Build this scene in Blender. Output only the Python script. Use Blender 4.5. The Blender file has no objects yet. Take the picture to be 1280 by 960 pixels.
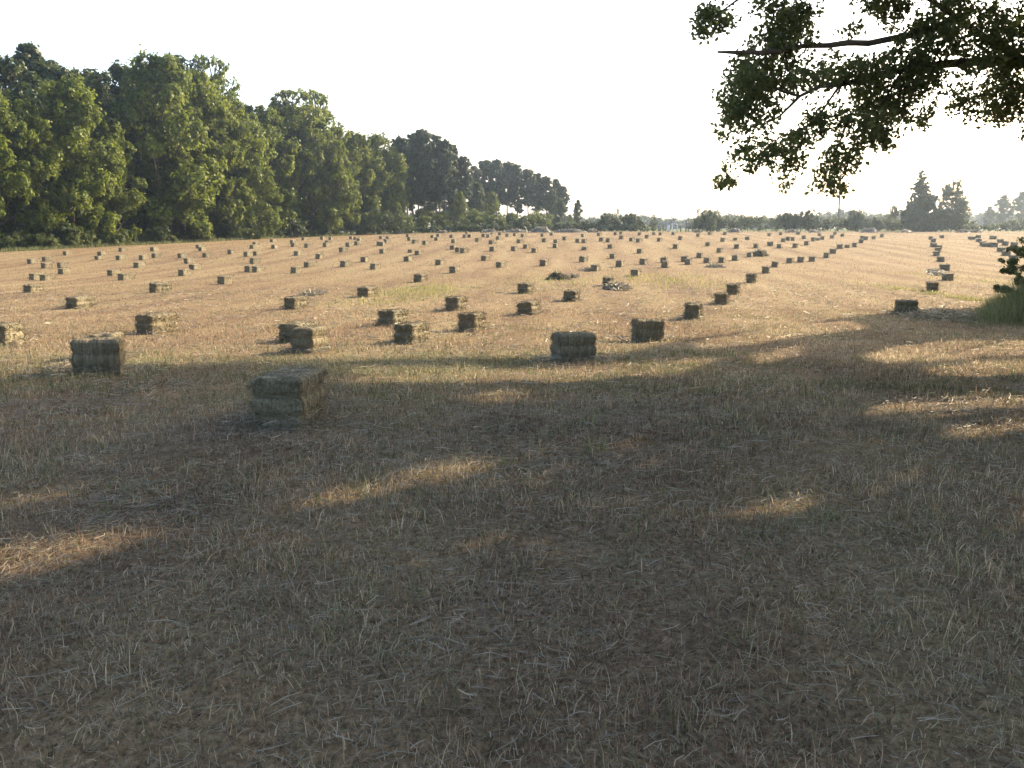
import bpy, math, random
import numpy as np
from mathutils import Vector, Matrix

random.seed(7)
C = bpy.context.scene.collection
SC = bpy.context.scene
R = math.radians

# ------------------------------------------------------------------ camera geometry (photo is 1280 x 960)
F_PX = 1244.0
PITCH = math.atan((480 - 285) / F_PX)
CAM = np.array([0.0, 0.0, 1.5])
SUN_AZ = R(46.5)            # right of forward
SUN_EL = R(26.0)
SUN = np.array([math.sin(SUN_AZ) * math.cos(SUN_EL), math.cos(SUN_AZ) * math.cos(SUN_EL), math.sin(SUN_EL)])


def ss(a, b, x):
    t = np.clip((x - a) / (b - a), 0, 1)
    return t * t * (3 - 2 * t)


# ------------------------------------------------------------------ noise
def _hash(i, j, k=0):
    h = (i * 374761393 + j * 668265263 + k * 2147483647 % 1000003 * 69069 + 1274126177) & 0xFFFFFFFF
    h = ((h ^ (h >> 13)) * 1274126177) & 0xFFFFFFFF
    return ((h ^ (h >> 16)) & 0xFFFF) / 65535.0


def vnoise(x, y, k=0):
    xi = np.floor(x).astype(np.int64); yi = np.floor(y).astype(np.int64)
    fx = x - xi; fy = y - yi
    fx = fx * fx * (3 - 2 * fx); fy = fy * fy * (3 - 2 * fy)
    a = _hash(xi, yi, k); b = _hash(xi + 1, yi, k); c = _hash(xi, yi + 1, k); d = _hash(xi + 1, yi + 1, k)
    return a + (b - a) * fx + (c - a) * fy + (a - b - c + d) * fx * fy


def fbm(x, y, k=0, o=3):
    s = 0; a = 0.5; n = 0
    for i in range(o):
        s = s + a * vnoise(x * 2 ** i, y * 2 ** i, k + i); n += a; a *= .5
    return s / n


# ------------------------------------------------------------------ terrain
_PD = np.array([-50, 0, 4, 7.2, 11.6, 14.5, 19, 25, 33, 45, 58, 70, 80, 90, 100, 115, 130, 150, 170, 200, 300, 4000], float)
_PZ = np.array([0, 0, .01, 0, -.19, -.40, -.64, -.82, -.98, -1.0, -1.02, -.95, -.72, -.35, .05, .32, .48, .72, .90, 1.0, 1.0, 1.0])


def terr(x, y):
    x = np.asarray(x, float); y = np.asarray(y, float)
    p = 0
    for o_, w_ in ((-2.5, .2), (-1.2, .2), (0, .2), (1.2, .2), (2.5, .2)):
        sc = np.clip(y / 25.0, .15, 2.2)
        p = p + w_ * np.interp(y + o_ * sc, _PD, _PZ)
    s = ss(8, 60, y)
    z = p - 1.5 * np.tanh(.024 * np.maximum(0, -x - 3) / 1.5) * s - .9 * np.tanh(.007 * np.maximum(0, x - 8) / .9) * s * (1 - ss(110, 170, y))
    z = z + .035 * (fbm(x * .22, y * .22, 5, 2) - .5) * ss(3, 9, y)
    return z


def ray(px, py):
    a = (px - 640) / F_PX; b = -(py - 480) / F_PX
    c, s = math.cos(PITCH), math.sin(PITCH)
    return np.array([a, c + b * s, -s + b * c])


def at(px, py, d):
    """world point on the pixel's ray at forward distance d"""
    r = ray(px, py)
    return CAM + r * (d / r[1])


_DD = np.exp(np.linspace(math.log(1.5), math.log(420), 3000))


def ground(px, py, dmax=420):
    r = ray(px, py); r = r / r[1]
    X = CAM[0] + r[0] * _DD; Z = CAM[2] + r[2] * _DD
    t = terr(X, _DD)
    below = np.nonzero(Z <= t)[0]
    d = _DD[below[0]] if len(below) else dmax
    d = min(d, dmax)
    if len(below) and below[0] > 0 and d < dmax:
        i = below[0]; g0 = Z[i - 1] - t[i - 1]; g1 = Z[i] - t[i]
        d = _DD[i - 1] + (_DD[i] - _DD[i - 1]) * g0 / (g0 - g1)
    x = r[0] * d
    return np.array([x, d, float(terr(x, d))])


def gpt(px, d):
    """ground point under image column px at forward distance d"""
    r = ray(px, 285)
    x = r[0] / r[1] * d
    return np.array([x, d, float(terr(x, d))])


def project(P):
    """world points -> photo pixels"""
    q = P - CAM
    c, s = math.cos(PITCH), math.sin(PITCH)
    fwd = q[:, 1] * c - q[:, 2] * s
    up = q[:, 1] * s + q[:, 2] * c
    fw = np.where(fwd > .1, fwd, np.nan)
    return 640 + F_PX * q[:, 0] / fw, 480 - F_PX * up / fw


def in_poly(x, y, poly):
    ins = np.zeros(len(x), bool)
    n = len(poly)
    for i in range(n):
        x1, y1 = poly[i]; x2, y2 = poly[(i + 1) % n]
        if y1 == y2:
            continue
        c = ((y1 > y) != (y2 > y)) & (x < (x2 - x1) * (y - y1) / (y2 - y1) + x1)
        ins ^= c
    return ins


# ------------------------------------------------------------------ mesh helpers
def np_mesh(name, V, F, mats, attrs=None, smooth=False):
    V = np.asarray(V, np.float32); F = np.asarray(F, np.int32)
    me = bpy.data.meshes.new(name)
    me.vertices.add(len(V)); me.vertices.foreach_set('co', V.ravel())
    m, k = F.shape
    me.loops.add(m * k); me.loops.foreach_set('vertex_index', F.ravel())
    me.polygons.add(m)
    me.polygons.foreach_set('loop_start', np.arange(m, dtype=np.int32) * k)
    if smooth:
        me.polygons.foreach_set('use_smooth', np.ones(m, bool))
    me.update(calc_edges=True)
    for an, (dom, data) in (attrs or {}).items():
        a = me.attributes.new(an, 'FLOAT', dom)
        a.data.foreach_set('value', np.asarray(data, np.float32))
    for mt in (mats if isinstance(mats, (list, tuple)) else [mats]):
        me.materials.append(mt)
    return me


class MB:
    """collects quads / tris as quads (tri repeated index not used); builds one mesh"""
    def __init__(self):
        self.V = []; self.F = []; self.T = []; self.n = 0

    def add(self, V, F, tint=None):
        V = np.asarray(V, float); F = np.asarray(F, int)
        self.V.append(V); self.F.append(F + self.n); self.n += len(V)
        self.T.append(np.full(len(F), .5) if tint is None else np.broadcast_to(np.asarray(tint, float), (len(F),)))

    def tube(self, pts, rad, n=7, jit=0):
        pts = np.asarray(pts, float); rad = np.broadcast_to(np.asarray(rad, float), (len(pts),))
        m = len(pts); V = []
        t = np.gradient(pts, axis=0)
        up = np.array([.13, .21, .97])
        for i in range(m):
            d = t[i] / (np.linalg.norm(t[i]) + 1e-9)
            if abs(d @ up) > .95:
                up_ = np.array([1.0, .1, 0])
            else:
                up_ = up
            a = np.cross(d, up_); a /= np.linalg.norm(a); b = np.cross(d, a)
            for j in range(n):
                th = 2 * math.pi * j / n
                rr = rad[i] * (1 + jit * (random.random() - .5))
                V.append(pts[i] + rr * (math.cos(th) * a + math.sin(th) * b))
        F = []
        for i in range(m - 1):
            for j in range(n):
                F.append((i * n + j, i * n + (j + 1) % n, (i + 1) * n + (j + 1) % n, (i + 1) * n + j))
        V.append(pts[-1]); e = len(V) - 1
        b0 = (m - 1) * n
        for j in range(0, n):
            F.append((b0 + j, b0 + (j + 1) % n, e, e)) if False else None
        V.pop()
        self.add(V, F)
        # end caps (fans of quads through the centre line)
        for base, c in ((0, pts[0]), ((m - 1) * n, pts[-1])):
            ring = V[base:base + n]
            cv = [c] + list(ring)
            cf = []
            for j in range(0, n - 1, 2):
                cf.append((0, 1 + j, 1 + (j + 1) % n, 1 + (j + 2) % n))
            if n % 2 == 0:
                pass
            self.add(cv, cf)

    def box(self, c, s, rz=0):
        c = np.asarray(c, float); hx, hy, hz = [v / 2 for v in s]
        P = np.array([(-hx, -hy, -hz), (hx, -hy, -hz), (hx, hy, -hz), (-hx, hy, -hz), (-hx, -hy, hz), (hx, -hy, hz), (hx, hy, hz), (-hx, hy, hz)])
        co, si = math.cos(rz), math.sin(rz)
        P = np.c_[P[:, 0] * co - P[:, 1] * si, P[:, 0] * si + P[:, 1] * co, P[:, 2]] + c
        self.add(P, [(0, 3, 2, 1), (4, 5, 6, 7), (0, 1, 5, 4), (1, 2, 6, 5), (2, 3, 7, 6), (3, 0, 4, 7)])

    def mesh(self, name, mat, smooth=False):
        return np_mesh(name, np.concatenate(self.V), np.concatenate(self.F), mat, {'tint': ('FACE', np.concatenate(self.T))}, smooth)


def link(name, me, parent=None, loc=None, rz=0):
    o = bpy.data.objects.new(name, me); C.objects.link(o)
    if parent is not None:
        o.parent = parent
    if loc is not None:
        o.location = [float(v) for v in loc]
    o.rotation_euler = (0, 0, rz)
    return o


def tag(o, label=None, cat=None, group=None, kind=None):
    if label: o['label'] = label
    if cat: o['category'] = cat
    if group: o['group'] = group
    if kind: o['kind'] = kind
    return o


def thing(name, label, cat, loc, rz=0, group=None):
    o = bpy.data.objects.new(name, None); C.objects.link(o)
    o.empty_display_size = .2
    o.location = [float(v) for v in loc]; o.rotation_euler = (0, 0, rz)
    return tag(o, label, cat, group)


# ------------------------------------------------------------------ materials
def new_mat(name):
    m = bpy.data.materials.new(name); m.use_nodes = True
    nt = m.node_tree; nt.nodes.clear()
    out = nt.nodes.new('ShaderNodeOutputMaterial')
    return m, nt, out


def N(nt, t, **kw):
    n = nt.nodes.new(t)
    for k, v in kw.items():
        if k.startswith('i_'):
            n.inputs[k[2:].replace('_', ' ')].default_value = v
        else:
            setattr(n, k, v)
    return n


def ramp(nt, src, stops, interp='LINEAR'):
    r = nt.nodes.new('ShaderNodeValToRGB'); r.color_ramp.interpolation = interp
    cr = r.color_ramp
    while len(cr.elements) > 1:
        cr.elements.remove(cr.elements[0])
    cr.elements[0].position = stops[0][0]; cr.elements[0].color = (*stops[0][1], 1)
    for p, c in stops[1:]:
        e = cr.elements.new(p); e.color = (*c, 1)
    nt.links.new(src, r.inputs[0])
    return r.outputs[0]


def mix(nt, fac, a, b, mode='MIX'):
    m = nt.nodes.new('ShaderNodeMix'); m.data_type = 'RGBA'; m.blend_type = mode
    for sock, v in ((m.inputs[0], fac), (m.inputs[6], a), (m.inputs[7], b)):
        if isinstance(v, (int, float)):
            sock.default_value = v
        elif isinstance(v, tuple):
            sock.default_value = (*v, 1)
        else:
            nt.links.new(v, sock)
    return m.outputs[2]


def math_(nt, op, a, b=None):
    m = nt.nodes.new('ShaderNodeMath'); m.operation = op
    for s, v in ((m.inputs[0], a), (m.inputs[1], b)):
        if v is None: continue
        if isinstance(v, (int, float)): s.default_value = v
        else: nt.links.new(v, s)
    return m.outputs[0]


def noise(nt, vec, scale, detail=3, rough=.55):
    n = N(nt, 'ShaderNodeTexNoise'); n.inputs['Scale'].default_value = scale
    n.inputs['Detail'].default_value = detail; n.inputs['Roughness'].default_value = rough
    if vec is not None: nt.links.new(vec, n.inputs['Vector'])
    return n.outputs['Fac']


def mapping(nt, vec, rot=(0, 0, 0), scale=(1, 1, 1)):
    m = N(nt, 'ShaderNodeMapping'); m.inputs['Rotation'].default_value = rot; m.inputs['Scale'].default_value = scale
    nt.links.new(vec, m.inputs['Vector']); return m.outputs[0]


def surf(nt, out, col, rough=.8, spec=.2, transl=0, tcol=None, bump=None, bdist=.02, bstr=.6):
    p = N(nt, 'ShaderNodeBsdfPrincipled')
    p.inputs['Roughness'].default_value = rough; p.inputs['Specular IOR Level'].default_value = spec
    if isinstance(col, tuple): p.inputs['Base Color'].default_value = (*col, 1)
    else: nt.links.new(col, p.inputs['Base Color'])
    if bump is not None:
        b = N(nt, 'ShaderNodeBump'); b.inputs['Distance'].default_value = bdist; b.inputs['Strength'].default_value = bstr
        nt.links.new(bump, b.inputs['Height']); nt.links.new(b.outputs[0], p.inputs['Normal'])
    sh = p.outputs[0]
    if transl:
        t = N(nt, 'ShaderNodeBsdfTranslucent')
        c = tcol if tcol is not None else col
        if isinstance(c, tuple): t.inputs[0].default_value = (*c, 1)
        else: nt.links.new(c, t.inputs[0])
        mx = N(nt, 'ShaderNodeMixShader'); mx.inputs[0].default_value = transl
        nt.links.new(sh, mx.inputs[1]); nt.links.new(t.outputs[0], mx.inputs[2]); sh = mx.outputs[0]
    nt.links.new(sh, out.inputs[0])


def leaf_mat(name, stops, transl=.35, var=.25, warm=(.10, .11, .02)):
    m, nt, out = new_mat(name)
    a = N(nt, 'ShaderNodeAttribute', attribute_name='tint')
    col = ramp(nt, a.outputs['Fac'], stops)
    oi = N(nt, 'ShaderNodeObjectInfo')
    f = math_(nt, 'MULTIPLY', oi.outputs['Random'], var)
    col = mix(nt, f, col, warm)
    surf(nt, out, col, .55, .25, transl, tcol=mix(nt, .35, col, (.16, .20, .03)))
    return m


def bark_mat(name, c1, c2):
    m, nt, out = new_mat(name)
    tc = N(nt, 'ShaderNodeTexCoord')
    v = mapping(nt, tc.outputs['Object'], scale=(1, 1, .25))
    n = noise(nt, v, 7, 5, .65)
    col = ramp(nt, n, [(.3, c1), (.7, c2)])
    surf(nt, out, col, .9, .1, bump=n, bdist=.03, bstr=.8)
    return m


M = {}
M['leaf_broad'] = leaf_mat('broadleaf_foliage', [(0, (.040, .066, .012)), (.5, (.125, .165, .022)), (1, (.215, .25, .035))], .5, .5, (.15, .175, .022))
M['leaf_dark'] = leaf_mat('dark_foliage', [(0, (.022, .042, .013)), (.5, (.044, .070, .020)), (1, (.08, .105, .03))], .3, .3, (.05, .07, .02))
M['leaf_oak'] = leaf_mat('oak_foliage', [(0, (.085, .10, .05)), (.6, (.15, .172, .075)), (1, (.25, .28, .10))], .6, 0)
M['needle'] = leaf_mat('pine_needles', [(0, (.026, .042, .017)), (.5, (.048, .070, .026)), (1, (.085, .105, .04))], .22, .3, (.05, .07, .03))
M['weed'] = leaf_mat('weed_foliage', [(0, (.06, .085, .028)), (.5, (.11, .14, .04)), (1, (.19, .20, .08))], .35, .3, (.14, .16, .06))
M['bark'] = bark_mat('grey_brown_bark', (.05, .04, .032), (.13, .11, .09))
M['bark_pine'] = bark_mat('pine_bark', (.06, .042, .032), (.15, .11, .085))
M['deadwood'] = bark_mat('weathered_deadwood', (.07, .058, .045), (.16, .13, .10))


def macro_field(nt):
    """large patches shared by the soil and the blades: returns colour patches (0..1 pink/straw, green amount)"""
    g = N(nt, 'ShaderNodeNewGeometry')
    pos = g.outputs['Position']
    v = mapping(nt, pos, rot=(0, 0, R(22)), scale=(.42, .035, .1))
    swath = noise(nt, v, 1.0, 4, .6)
    wv = N(nt, 'ShaderNodeTexWave', bands_direction='X'); wv.inputs['Scale'].default_value = .13; wv.inputs['Distortion'].default_value = 2.2; wv.inputs['Detail'].default_value = 3; wv.inputs['Detail Scale'].default_value = .35
    nt.links.new(mapping(nt, pos, rot=(0, 0, R(22)), scale=(1, .25, .1)), wv.inputs['Vector'])
    swath = math_(nt, 'ADD', math_(nt, 'MULTIPLY', swath, .87), math_(nt, 'MULTIPLY', wv.outputs['Fac'], .13))
    pat = noise(nt, pos, .16, 4, .6)
    fine = noise(nt, pos, 1.1, 4, .6)
    return pos, swath, pat, fine


def field_colour(nt):
    pos, swath, pat, fine = macro_field(nt)
    tone = math_(nt, 'ADD', math_(nt, 'MULTIPLY', swath, .55), math_(nt, 'ADD', math_(nt, 'MULTIPLY', pat, .25), math_(nt, 'MULTIPLY', fine, .2)))
    col = ramp(nt, tone, [(.36, (.185, .127, .084)), (.46, (.25, .181, .110)), (.54, (.295, .223, .132)), (.64, (.345, .276, .168))])
    gr = ramp(nt, math_(nt, 'ADD', math_(nt, 'MULTIPLY', pat, .6), math_(nt, 'MULTIPLY', fine, .4)), [(.50, (0, 0, 0)), (.66, (1, 1, 1))])
    return pos, col, gr, fine


def m_ground():
    m, nt, out = new_mat('field_soil_and_thatch')
    pos, col, gr, fine = field_colour(nt)
    col = mix(nt, math_(nt, 'MULTIPLY', gr, .35), col, (.17, .165, .07))
    fib = noise(nt, mapping(nt, pos, scale=(26, 20, 12)), 1, 5, .7)
    fib2 = noise(nt, mapping(nt, pos, rot=(0, 0, 1.1), scale=(48, 36, 20)), 1, 5, .7)
    f = math_(nt, 'MULTIPLY', math_(nt, 'ADD', fib, fib2), .5)
    col = mix(nt, 1, col, ramp(nt, f, [(.36, (.22, .21, .19)), (.5, (.72, .70, .67)), (.64, (1.3, 1.27, 1.2))]), 'MULTIPLY')
    # soil shows between stubble close by; the far field is the tops of the stubble
    sep = N(nt, 'ShaderNodeSeparateXYZ'); nt.links.new(pos, sep.inputs[0])
    # beyond the field edge: greener pasture
    far = ramp(nt, math_(nt, 'DIVIDE', sep.outputs['Y'], 400.0), [(.43, (0, 0, 0)), (.46, (1, 1, 1))])
    col = mix(nt, far, col, (.10, .12, .045))
    surf(nt, out, col, .95, .05, bump=f, bdist=.05, bstr=.8)
    return m


def m_blade(name, dry, green, transl=.42, gmul=.5, macro=True):
    m, nt, out = new_mat(name)
    a = N(nt, 'ShaderNodeAttribute', attribute_name='tint')
    b = N(nt, 'ShaderNodeAttribute', attribute_name='green')
    d = ramp(nt, a.outputs['Fac'], dry)
    g = ramp(nt, a.outputs['Fac'], green)
    if macro:
        pos, col, gr, fine = field_colour(nt)
        d = mix(nt, .75, d, mix(nt, 1.0, mix(nt, 1.0, d, col, 'MULTIPLY'), (4.1, 5.3, 7.9), 'MULTIPLY'))
    c = mix(nt, b.outputs['Fac'], d, g)
    surf(nt, out, c, .6, .25, transl)
    return m


DRY = [(0, (.080, .057, .042)), (.3, (.178, .128, .092)), (.6, (.335, .264, .186)), (1, (.56, .485, .36))]
GRN = [(0, (.042, .06, .024)), (.5, (.11, .145, .055)), (1, (.25, .29, .14))]
M['ground'] = m_ground()
M['blade'] = m_blade('stubble_blades', DRY, GRN)
M['hay'] = m_blade('loose_hay_strands', [(0, (.10, .085, .062)), (.5, (.22, .19, .14)), (1, (.45, .40, .30))], GRN, .2, macro=False)
M['hay_dark'] = m_blade('weathered_hay_strands', [(0, (.13, .11, .07)), (.5, (.25, .215, .14)), (1, (.40, .35, .24))], GRN, .2, macro=False)
M['lush'] = m_blade('green_grass_blades', [(0, (.08, .10, .04)), (.55, (.14, .16, .065)), (1, (.36, .32, .20))], [(0, (.07, .095, .035)), (1, (.18, .21, .09))], .5, macro=False)


def m_bale():
    m, nt, out = new_mat('baled_hay')
    tc = N(nt, 'ShaderNodeTexCoord'); o = tc.outputs['Object']
    flake = noise(nt, mapping(nt, o, scale=(3, 16, 3)), 1, 3, .6)
    fib = noise(nt, mapping(nt, o, scale=(60, 60, 18)), 1, 4, .75)
    fib2 = noise(nt, mapping(nt, o, rot=(.6, .3, .9), scale=(75, 16, 45)), 1, 4, .75)
    f = math_(nt, 'ADD', math_(nt, 'MULTIPLY', flake, .4), math_(nt, 'MULTIPLY', math_(nt, 'ADD', fib, fib2), .3))
    oi = N(nt, 'ShaderNodeObjectInfo')
    col = ramp(nt, f, [(.36, (.052, .045, .029)), (.47, (.140, .123, .080)), (.55, (.245, .22, .148)), (.66, (.47, .43, .32))])
    col = mix(nt, math_(nt, 'MULTIPLY', oi.outputs['Random'], .3), col, (.19, .14, .09))
    surf(nt, out, col, .9, .08, bump=f, bdist=.02, bstr=1)
    return m


M['bale'] = m_bale()
m_, nt_, o_ = new_mat('twine'); surf(nt_, o_, (.17, .145, .10), .9); M['twine'] = m_
m_, nt_, o_ = new_mat('weathered_pole_wood'); tc_ = N(nt_, 'ShaderNodeTexCoord')
surf(nt_, o_, ramp(nt_, noise(nt_, mapping(nt_, tc_.outputs['Object'], scale=(9, 9, .6)), 1, 4), [(.3, (.09, .075, .06)), (.7, (.17, .15, .125))]), .9); M['pole'] = m_
m_, nt_, o_ = new_mat('white_painted_wood'); tc_ = N(nt_, 'ShaderNodeTexCoord')
surf(nt_, o_, ramp(nt_, noise(nt_, tc_.outputs['Object'], 6, 4), [(.3, (.66, .65, .62)), (.6, (.8, .8, .78))]), .5); M['white'] = m_
m_, nt_, o_ = new_mat('grey_metal'); surf(nt_, o_, (.28, .28, .28), .5); M['metal'] = m_

# ------------------------------------------------------------------ world, sun, camera, haze
w = bpy.data.worlds.new('World'); SC.world = w; w.use_nodes = True
nt = w.node_tree
bg = nt.nodes['Background']
sky = nt.nodes.new('ShaderNodeTexSky'); sky.sky_type = 'NISHITA'; sky.sun_disc = False
sky.sun_elevation = SUN_EL; sky.sun_rotation = SUN_AZ
sky.air_density = 1.0; sky.dust_density = 3.2; sky.ozone_density = 1.0; sky.altitude = 50
nt.links.new(sky.outputs[0], bg.inputs[0]); bg.inputs[1].default_value = .145
# bright haze low in the sky, stronger towards the sun
tcw = nt.nodes.new('ShaderNodeTexCoord'); sp = nt.nodes.new('ShaderNodeSeparateXYZ'); nt.links.new(tcw.outputs['Generated'], sp.inputs[0])
zz = math_w = None
def MW(op, a, b=None):
    m = nt.nodes.new('ShaderNodeMath'); m.operation = op
    for s_, v in ((m.inputs[0], a), (m.inputs[1], b)):
        if v is None: continue
        if isinstance(v, (int, float)): s_.default_value = v
        else: nt.links.new(v, s_)
    return m.outputs[0]
zz = MW('MAXIMUM', sp.outputs['Z'], 0.0)
fall = MW('POWER', 2.718, MW('MULTIPLY', zz, -1 / .24))
dt = MW('ADD', MW('MULTIPLY', sp.outputs['X'], math.sin(SUN_AZ)), MW('MULTIPLY', sp.outputs['Y'], math.cos(SUN_AZ)))
dt = MW('MAXIMUM', MW('ADD', MW('MULTIPLY', dt, .55), .45), .05)
veil = nt.nodes.new('ShaderNodeBackground'); veil.inputs[0].default_value = (.92, .92, 1.0, 1)
nt.links.new(MW('MULTIPLY', MW('MULTIPLY', fall, dt), .16), veil.inputs[1])
add = nt.nodes.new('ShaderNodeAddShader'); nt.links.new(bg.outputs[0], add.inputs[0]); nt.links.new(veil.outputs[0], add.inputs[1])
nt.links.new(add.outputs[0], nt.nodes['World Output'].inputs[0])

sl = bpy.data.lights.new('sun', 'SUN'); sl.energy = 4.9; sl.angle = R(.53); sl.color = (1.0, .80, .54)
so = bpy.data.objects.new('sun', sl); C.objects.link(so)
so.rotation_euler = Vector((-SUN[0], -SUN[1], -SUN[2])).to_track_quat('-Z', 'Y').to_euler()
so.location = (30, 30, 40)

cam = bpy.data.cameras.new('camera'); cam.sensor_width = 36; cam.lens = F_PX * 36 / 1280; cam.clip_end = 6000; cam.clip_start = .05
co = bpy.data.objects.new('camera', cam); C.objects.link(co); SC.camera = co
co.location = CAM; co.rotation_euler = (R(90) - PITCH, 0, 0)
SC.view_settings.view_transform = 'Standard'; SC.view_settings.look = 'None'; SC.view_settings.gamma = 1
SC.view_settings.use_curve_mapping = False
SC.view_settings.exposure = 1.5
SC.cycles.use_denoising = True
SC.cycles.denoiser = 'OPENIMAGEDENOISE'
SC.cycles.max_bounces = 6; SC.cycles.diffuse_bounces = 3; SC.cycles.transmission_bounces = 4; SC.cycles.volume_bounces = 0
SC.cycles.use_adaptive_sampling = True; SC.cycles.adaptive_threshold = .02

HAZE = True
if HAZE:
    m_, nt_, o_ = new_mat('summer_haze')
    pv = N(nt_, 'ShaderNodeVolumePrincipled')
    pv.inputs['Color'].default_value = (.64, .79, 1.0, 1); pv.inputs['Density'].default_value = .0003; pv.inputs['Anisotropy'].default_value = .72
    nt_.links.new(pv.outputs[0], o_.inputs['Volume'])
    hb = MB(); hb.box((0, 0, 14), (2600, 2600, 34))
    tag(link('haze', hb.mesh('haze', m_)), 'pale summer haze hanging over the whole field and far trees', 'haze', kind='stuff')

# ------------------------------------------------------------------ ground sheet
rr = np.concatenate([[0.0], np.exp(np.linspace(math.log(.5), math.log(1250), 230))])
na = 360
# finer rays ahead
th = np.sort(np.concatenate([np.linspace(-.72, .72, 240, endpoint=False), np.linspace(.72, 2 * math.pi - .72, 120, endpoint=False)]))
RR, TH = np.meshgrid(rr[1:], th, indexing='ij')
X = RR * np.sin(TH); Y = RR * np.cos(TH)
Z = terr(X, Y) + (fbm(X * 2.2, Y * 2.2, 11, 3) - .5) * .05 * (1 - ss(20, 40, RR))
V = np.concatenate([[[0, 0, 0]], np.stack([X, Y, Z], -1).reshape(-1, 3)])
nr, nth = RR.shape
idx = 1 + np.arange(nr * nth).reshape(nr, nth)
a = idx[:-1]; b = idx[1:]
F = np.stack([a, np.roll(a, -1, 1), np.roll(b, -1, 1), b], -1).reshape(-1, 4)[:, ::-1]
gme = np_mesh('ground', V, F, M['ground'], smooth=True)
tag(link('ground', gme), kind='structure')

# ------------------------------------------------------------------ blades
rng = np.random.default_rng(3)


def blades(P, hgt, wid, lean, az, tint, green, curl=.5):
    """P: n x 3 roots; makes 5-vertex bent blades as triangles"""
    n = len(P)
    d = np.stack([np.cos(az), np.sin(az), np.zeros(n)], -1)          # lean direction
    fa = rng.uniform(0, 2 * math.pi, n)
    s = np.stack([np.cos(fa), np.sin(fa), np.zeros(n)], -1) * (wid / 2)[:, None]
    up = np.array([0, 0, 1.0])
    c, sn = np.cos(lean)[:, None], np.sin(lean)[:, None]
    dir1 = up * c + d * sn
    l2 = np.minimum(lean * (1 + curl) + .15, 1.75)
    dir2 = up * np.cos(l2)[:, None] + d * np.sin(l2)[:, None]
    mid = P + dir1 * (hgt * .55)[:, None]
    tip = mid + dir2 * (hgt * .5)[:, None]
    V = np.stack([P - s, P + s, mid - s * .7, mid + s * .7, tip], 1).reshape(-1, 3)
    b0 = np.arange(n)[:, None] * 5
    F = np.concatenate([b0 + np.array([[0, 1, 3]]), b0 + np.array([[0, 3, 2]]), b0 + np.array([[2, 3, 4]])], 1).reshape(-1, 3)
    return V, F, np.repeat(tint, 3), np.repeat(green, 3)


def ring_points(d0, d1, dens, half=.62, pad=1.6):
    n = int(dens * (half * (d1 ** 2 - d0 ** 2) + 2 * pad * (d1 - d0)))
    y = d0 + (d1 - d0) * rng.random(int(n * 1.6))
    wmax = half * d1 + pad
    keep = rng.random(len(y)) < (half * y + pad) / wmax
    y = y[keep]
    x = (rng.random(len(y)) * 2 - 1) * (half * y + pad)
    return x, y


wood_edge_px = np.array([[-400, 92], [-60, 99], [0, 104], [60, 108], [120, 115], [200, 124], [280, 137], [340, 148], [400, 158], [440, 164], [500, 169], [2000, 172]], float)


def edge_d(px):
    return np.interp(px, wood_edge_px[:, 0], wood_edge_px[:, 1])


Vs, Fs, Ts, Gs, nv = [], [], [], [], 0
for d0, d1, dens, h0, h1, w0 in ((1.2, 4, 6200, .025, .08, .0042), (4, 8, 3800, .028, .085, .0054), (8, 15, 1500, .032, .09, .008),
                                 (15, 30, 340, .04, .11, .015), (30, 62, 52, .045, .12, .022), (62, 170, 7, .05, .12, .06)):
    x, y = ring_points(d0, d1, dens)
    px = 640 + F_PX * x / np.maximum(y, .5)
    dn = fbm(x * .9, y * .9, 21, 3)
    tuft = fbm(x * 3.1, y * 3.1, 31, 2)
    keep = (rng.random(len(x)) < .34 + 1.7 * (dn - .3)) & (y < edge_d(px) - .3)
    x, y, dn, tuft = x[keep], y[keep], dn[keep], tuft[keep]
    n = len(x)
    P = np.stack([x, y, terr(x, y) + (fbm(x * 2.2, y * 2.2, 11, 3) - .5) * .05 * (1 - ss(20, 40, np.hypot(x, y))) - .004], -1)
    patch = fbm(x * .16, y * .16, 41, 3) * .6 + fbm(x * 1.1, y * 1.1, 45, 2) * .4
    gfrac = np.clip((patch - .42) * 5.5, .12, .86) * np.where(y > 16, .5, 1.0)
    # greenish-yellow regrowth patches seen in the photo
    for (qx, qy, sx, sy, am) in ((505, 368, 45, 12, .6), (845, 352, 60, 14, .6), (690, 330, 60, 18, .0), (1178, 372, 22, 16, .9), (1230, 350, 40, 12, .4), (1010, 640, 110, 55, .5)):
        g0 = ground(qx, qy); ws = sx / F_PX * g0[1]; hs = abs(ground(qx, qy - sy)[1] - ground(qx, qy + sy)[1]) / 2
        gfrac = np.maximum(gfrac, am * np.exp(-(((x - g0[0]) / ws) ** 2 + ((y - g0[1]) / hs) ** 2)))
    green = (rng.random(n) < gfrac) * rng.uniform(.4, 1, n)
    tall = (rng.random(n) < .04)
    hgt = (h0 + (h1 - h0) * rng.random(n) ** 1.5) * (.55 + .9 * tuft) * np.where(tall, 1.9, 1)
    wid = w0 * rng.uniform(.5, 1.3, n) * np.where(tall, .7, 1)
    lean = np.abs(rng.normal(.4, .42, n)) + (rng.random(n) < .5) * rng.uniform(.5, 1.1, n)
    lean = np.minimum(lean, 1.5)
    az = rng.uniform(0, 2 * math.pi, n)
    tint = np.clip(rng.beta(1.2, 1.9, n) + (dn - .5) * .35 + (fbm(x * .35, y * .35, 87, 2) - .5) * .5 * (1 - ss(15, 35, y)), 0, 1)
    fl = ss(10, 30, np.hypot(x, y)); tint = tint * (1 - .55 * fl) + .5 * .55 * fl
    v, f, t, g = blades(P, hgt, wid, lean, az, tint, green)
    Vs.append(v); Fs.append(f + nv); Ts.append(t); Gs.append(g); nv += len(v)
ntf = 1500
ty = 1.6 + 13 * rng.random(ntf) ** .8; tx = (rng.random(ntf) * 2 - 1) * (.62 * ty + 1.0)
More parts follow.
